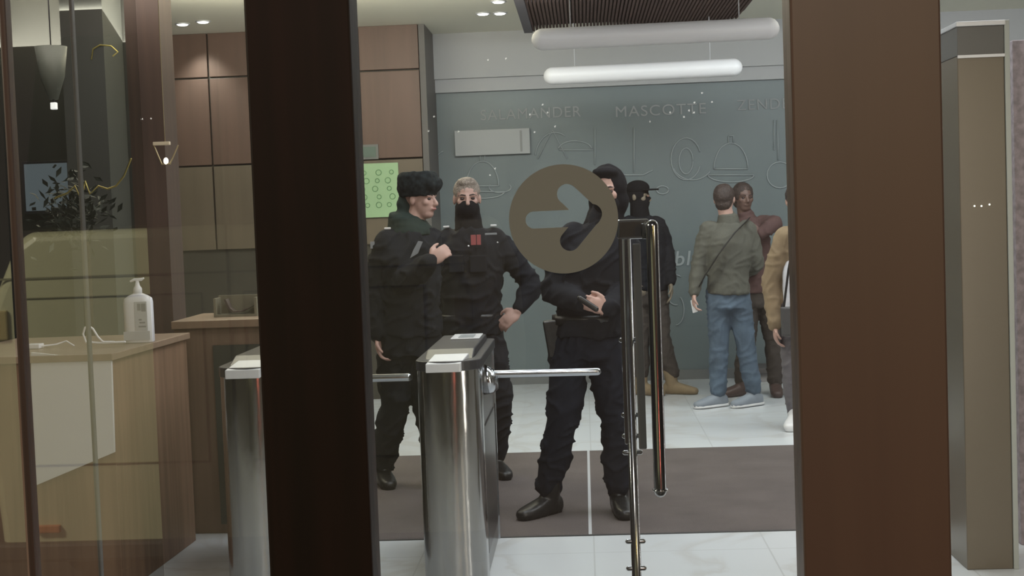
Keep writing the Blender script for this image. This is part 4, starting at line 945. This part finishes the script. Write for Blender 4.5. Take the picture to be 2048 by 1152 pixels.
# capped person in black farther back
P = person(dict(Y=11.9, label='person in black cap and black balaclava, tan boots, standing behind the chrome door handle',
    face=(0.95, -0.45), body=(0.7, -0.7), head=(1277, 394), neck=(1281, 432), SL=(1252, 450, -0.08), SR=(1318, 450, 0.08), EL=(1246, 515, -0.08), WL=(1262, 570, -0.18),
    ER=(1336, 515, 0.02), WR=(1341, 566, -0.06), HL=(1277, 580, 0), HR=(1312, 580, 0.03), KL=(1280, 680, 0.0), AL=(1283, 770, 0.0), KR=(1322, 672, -0.03), AR=(1345, 765, 0.0),
    TL=(0.8, -0.5), TR=(0.9, -0.35), bulk=1.05, trousers=brown_cloth, jacket=black_cloth, shoes=tan_suede, skin=mat('tan_glove_skin', (0.20, 0.165, 0.12), 0.6), cuff=0.09, shaft=0.2, vox=0.008,
    hl=dict(d=(0.5, -0.4, -0.6), n=(0.5, 0.5, 0), side=(0, -1, 0)), hr=dict(d=(0.05, -0.1, -1), n=(-1, 0, 0.1), side=(0, -1, 0), curl=0.35, sc=1.1)))
r, hc, f, u, s, nk = [P[k] for k in ('r', 'hc', 'f', 'u', 's', 'nk')]
b = MB(); b.ell(hc + u * 0.02 - f * 0.008, s * 0.080, f * 0.100, u * 0.09); b.ell(hc - u * 0.045 + f * 0.018, s * 0.069, f * 0.080, u * 0.08); b.ell(hc - u * 0.02 + f * 0.092, s * 0.02, f * 0.024, u * 0.025); b.tube([hc - u * 0.06, nk - u * 0.05], [0.075, 0.09]); b.remesh('balaclava', knit, r, 0.009, 2)
MB().ell(hc + u * 0.006 + f * 0.098 - s * 0.02, s * 0.022, f * 0.008, u * 0.008).build('eye_opening', skin_dark, r, True)
b = MB(); b.ell(hc + u * 0.075 - f * 0.006, s * 0.088, f * 0.106, u * 0.068); b.remesh('cap', knit, r, 0.009, 2)
MB().prism([hc + u * 0.052 + f * x + s * y for x, y in ((0.07, -0.075), (0.13, -0.066), (0.172, -0.038), (0.180, 0), (0.172, 0.038), (0.13, 0.066), (0.07, 0.075))], u * 0.013).build('cap_brim', knit, r, bevel=0.003)

# person in olive jacket and jeans, seen from behind
P = person(dict(Y=11.05, label='person seen from behind in olive jacket and blue jeans, white phone in lowered hand',
    face=(0.35, 1), body=(0.1, 1), head=(1449, 399), neck=(1456, 440), SL=(1414, 461, 0.0), SR=(1498, 461, 0.0), EL=(1398, 530, 0.0), WL=(1388, 588, -0.06),
    ER=(1512, 530, 0.03), WR=(1488, 545, 0.24), HL=(1437, 588, 0), HR=(1475, 588, 0), KL=(1438, 698, 0.0), AL=(1436, 788, 0.0), KR=(1492, 694, 0.0), AR=(1507, 780, 0.0),
    TL=(-0.9, -0.5), TR=(-0.8, -0.55), bulk=1.02, leg=0.95, arm=1.0, hem=-0.05, trousers=denim, jacket=olive_cloth, shoes=grey_shoe, shoe_name='sneaker', sole=True, shaft=0.06, vox=0.008,
    hl=dict(d=(-0.05, -0.1, -1), n=(1, 0, 0), side=(0, -1, 0), curl=0.6), hr=dict(d=(-0.4, 0.5, 0.4), n=(-1, 0, 0), side=(0, 0, 1))))
r, hc, f, u, s, nk = [P[k] for k in ('r', 'hc', 'f', 'u', 's', 'nk')]
b = MB(); b.ell(hc + u * 0.034 - f * 0.020, s * 0.084, f * 0.100, u * 0.092); b.ell(hc - u * 0.03 - f * 0.045, s * 0.066, f * 0.055, u * 0.06); b.remesh('dark_hair', hair_dark, r, 0.009, 2, 0.006, 40)
collar(P, olive_cloth, 0.0, 0.05)
st = [V(x, y, 11.05 - d) for x, y, d in ((1497, 438, 0.05), (1470, 465, 0.19), (1440, 505, 0.20), (1412, 548, 0.17), (1400, 570, 0.08))]
MB().tube(st, [0.022] * 5, side=(0.7, 0, 0.7), flat=0.25).build('bag_strap', leather, r, True)
p = V(1386, 612, 11.0); e = MB().prism([p + VEC((-0.020, -0.02, 0.045)), p + VEC((0.018, -0.02, 0.055)), p + VEC((0.036, -0.02, -0.045)), p + VEC((-0.004, -0.02, -0.055))], (0, 0.012, 0)); e.build('held_phone', white_rubber, r, bevel=0.004)

# person in maroon-brown behind
P = person(dict(Y=11.65, label='dark-haired person in maroon-brown top and dark trousers, mostly hidden behind the olive jacket',
    face=(0.25, -1), body=(0.3, -1), head=(1487, 396), neck=(1492, 436), SL=(1462, 456, 0.0), SR=(1530, 450, 0.0), EL=(1460, 520, 0.0), WL=(1490, 545, -0.2),
    ER=(1550, 448, -0.22), WR=(1518, 470, -0.3), HL=(1496, 585, 0), HR=(1536, 585, 0), KL=(1492, 690, -0.05), AL=(1484, 770, 0.0), KR=(1548, 685, 0.0), AR=(1551, 775, 0.0),
    TL=(-0.95, -0.4), TR=(-0.05, -1), bulk=0.95, leg=0.95, hem=-0.1, trousers=brown_cloth, jacket=maroon_cloth, shoes=mat('dark_brown_shoe', (0.07, 0.045, 0.04), 0.5), shoe_name='shoe', skin=mat('deep_brown_skin', (0.13, 0.075, 0.06), 0.5), shaft=0.1, vox=0.008,
    hl=dict(d=(0.8, 0, 0.3), n=(0, 1, 0), side=(0, 0, 1)), hr=dict(d=(-0.8, -0.1, 0.4), n=(0, 1, 0), side=(0, 0, 1))))
r, hc, f, u, s, nk = [P[k] for k in ('r', 'hc', 'f', 'u', 's', 'nk')]
face_bits(r, hc, f, u, s, False)
b = MB(); b.ell(hc + u * 0.038 - f * 0.022, s * 0.088, f * 0.100, u * 0.094); b.ell(hc - u * 0.02 - f * 0.05, s * 0.08, f * 0.05, u * 0.07); b.remesh('dark_hair', hair_dark, r, 0.009, 2, 0.006, 40)

# person in tan coat and white shirt, half behind the red-brown post
P = person(dict(Y=9.9, label='person in tan coat over a white shirt, cut off by the red-brown post',
    face=(-0.45, -1), body=(-0.6, -1), head=(1594, 402), neck=(1600, 448), SL=(1566, 474, -0.02), SR=(1650, 474, 0.1), EL=(1541, 565, 0.0), WL=(1550, 655, -0.06),
    ER=(1672, 570, 0.1), WR=(1668, 650, 0.0), HL=(1584, 610, 0), HR=(1630, 610, 0), KL=(1584, 728, -0.05), AL=(1590, 826, 0.0), KR=(1640, 722, 0.0), AR=(1645, 832, 0.0),
    TL=(-0.35, -1.0), TR=(0.2, -1), bulk=0.95, leg=0.9, hem=-0.2, trousers=mat('grey_trousers', (0.12, 0.11, 0.12), 0.8), jacket=tan_cloth, shoes=white_rubber, shoe_name='sneaker', shaft=0.08, vox=0.008,
    hl=dict(d=(0.05, -0.1, -1), n=(1, 0, 0), side=(0, -1, 0), curl=0.5), hr=dict(d=(0, 0, -1), n=(-1, 0, 0), side=(0, -1, 0))))
r, hc, f, u, s, nk = [P[k] for k in ('r', 'hc', 'f', 'u', 's', 'nk')]
face_bits(r, hc, f, u, s)
b = MB(); b.ell(hc + u * 0.040 - f * 0.020, s * 0.086, f * 0.102, u * 0.092); b.ell(hc - u * 0.01 - f * 0.05, s * 0.08, f * 0.05, u * 0.07); b.remesh('dark_hair', hair_dark, r, 0.009, 2, 0.006, 40)
b = MB(); shc, hp = P['shc'], P['hipc']; ff = VEC((-0.3, -1, 0)).normalized()
b.loft([(hp + ff * 0.075 + VEC((-0.01, 0, -0.02)), (0.12, 0, 0), (0, 0.09, 0)), (hp.lerp(shc, 0.5) + ff * 0.085 + VEC((-0.01, 0, 0)), (0.13, 0, 0), (0, 0.09, 0)), (shc + ff * 0.055 - VEC((0, 0, 0.06)), (0.10, 0, 0), (0, 0.08, 0)), (nk + ff * 0.02, (0.05, 0, 0), (0, 0.05, 0))], 22)
b.remesh('white_shirt', white_cloth, r, 0.010, 3, 0.006, 14)
a = V(1574, 640, 9.62); bg = empty('shoulder_bag', (a.x, 9.62, a.z), 'dark grey bag hanging in front of the tan coat', 'bag')
MB().box(a + VEC((-0.04, -0.03, -0.11)), a + VEC((0.14, 0.03, 0.09))).build('bag_body', mat('dark_grey_bag', (0.07, 0.07, 0.07), 0.7), bg, bevel=0.012)
MB().tube([a + VEC((-0.02, 0, 0.08)), a + VEC((0.02, -0.0, 0.35)), a + VEC((0.10, 0, 0.70))], 0.008, side=(1, 0, 0), flat=0.4, n=8).build('strap', leather, bg, True)
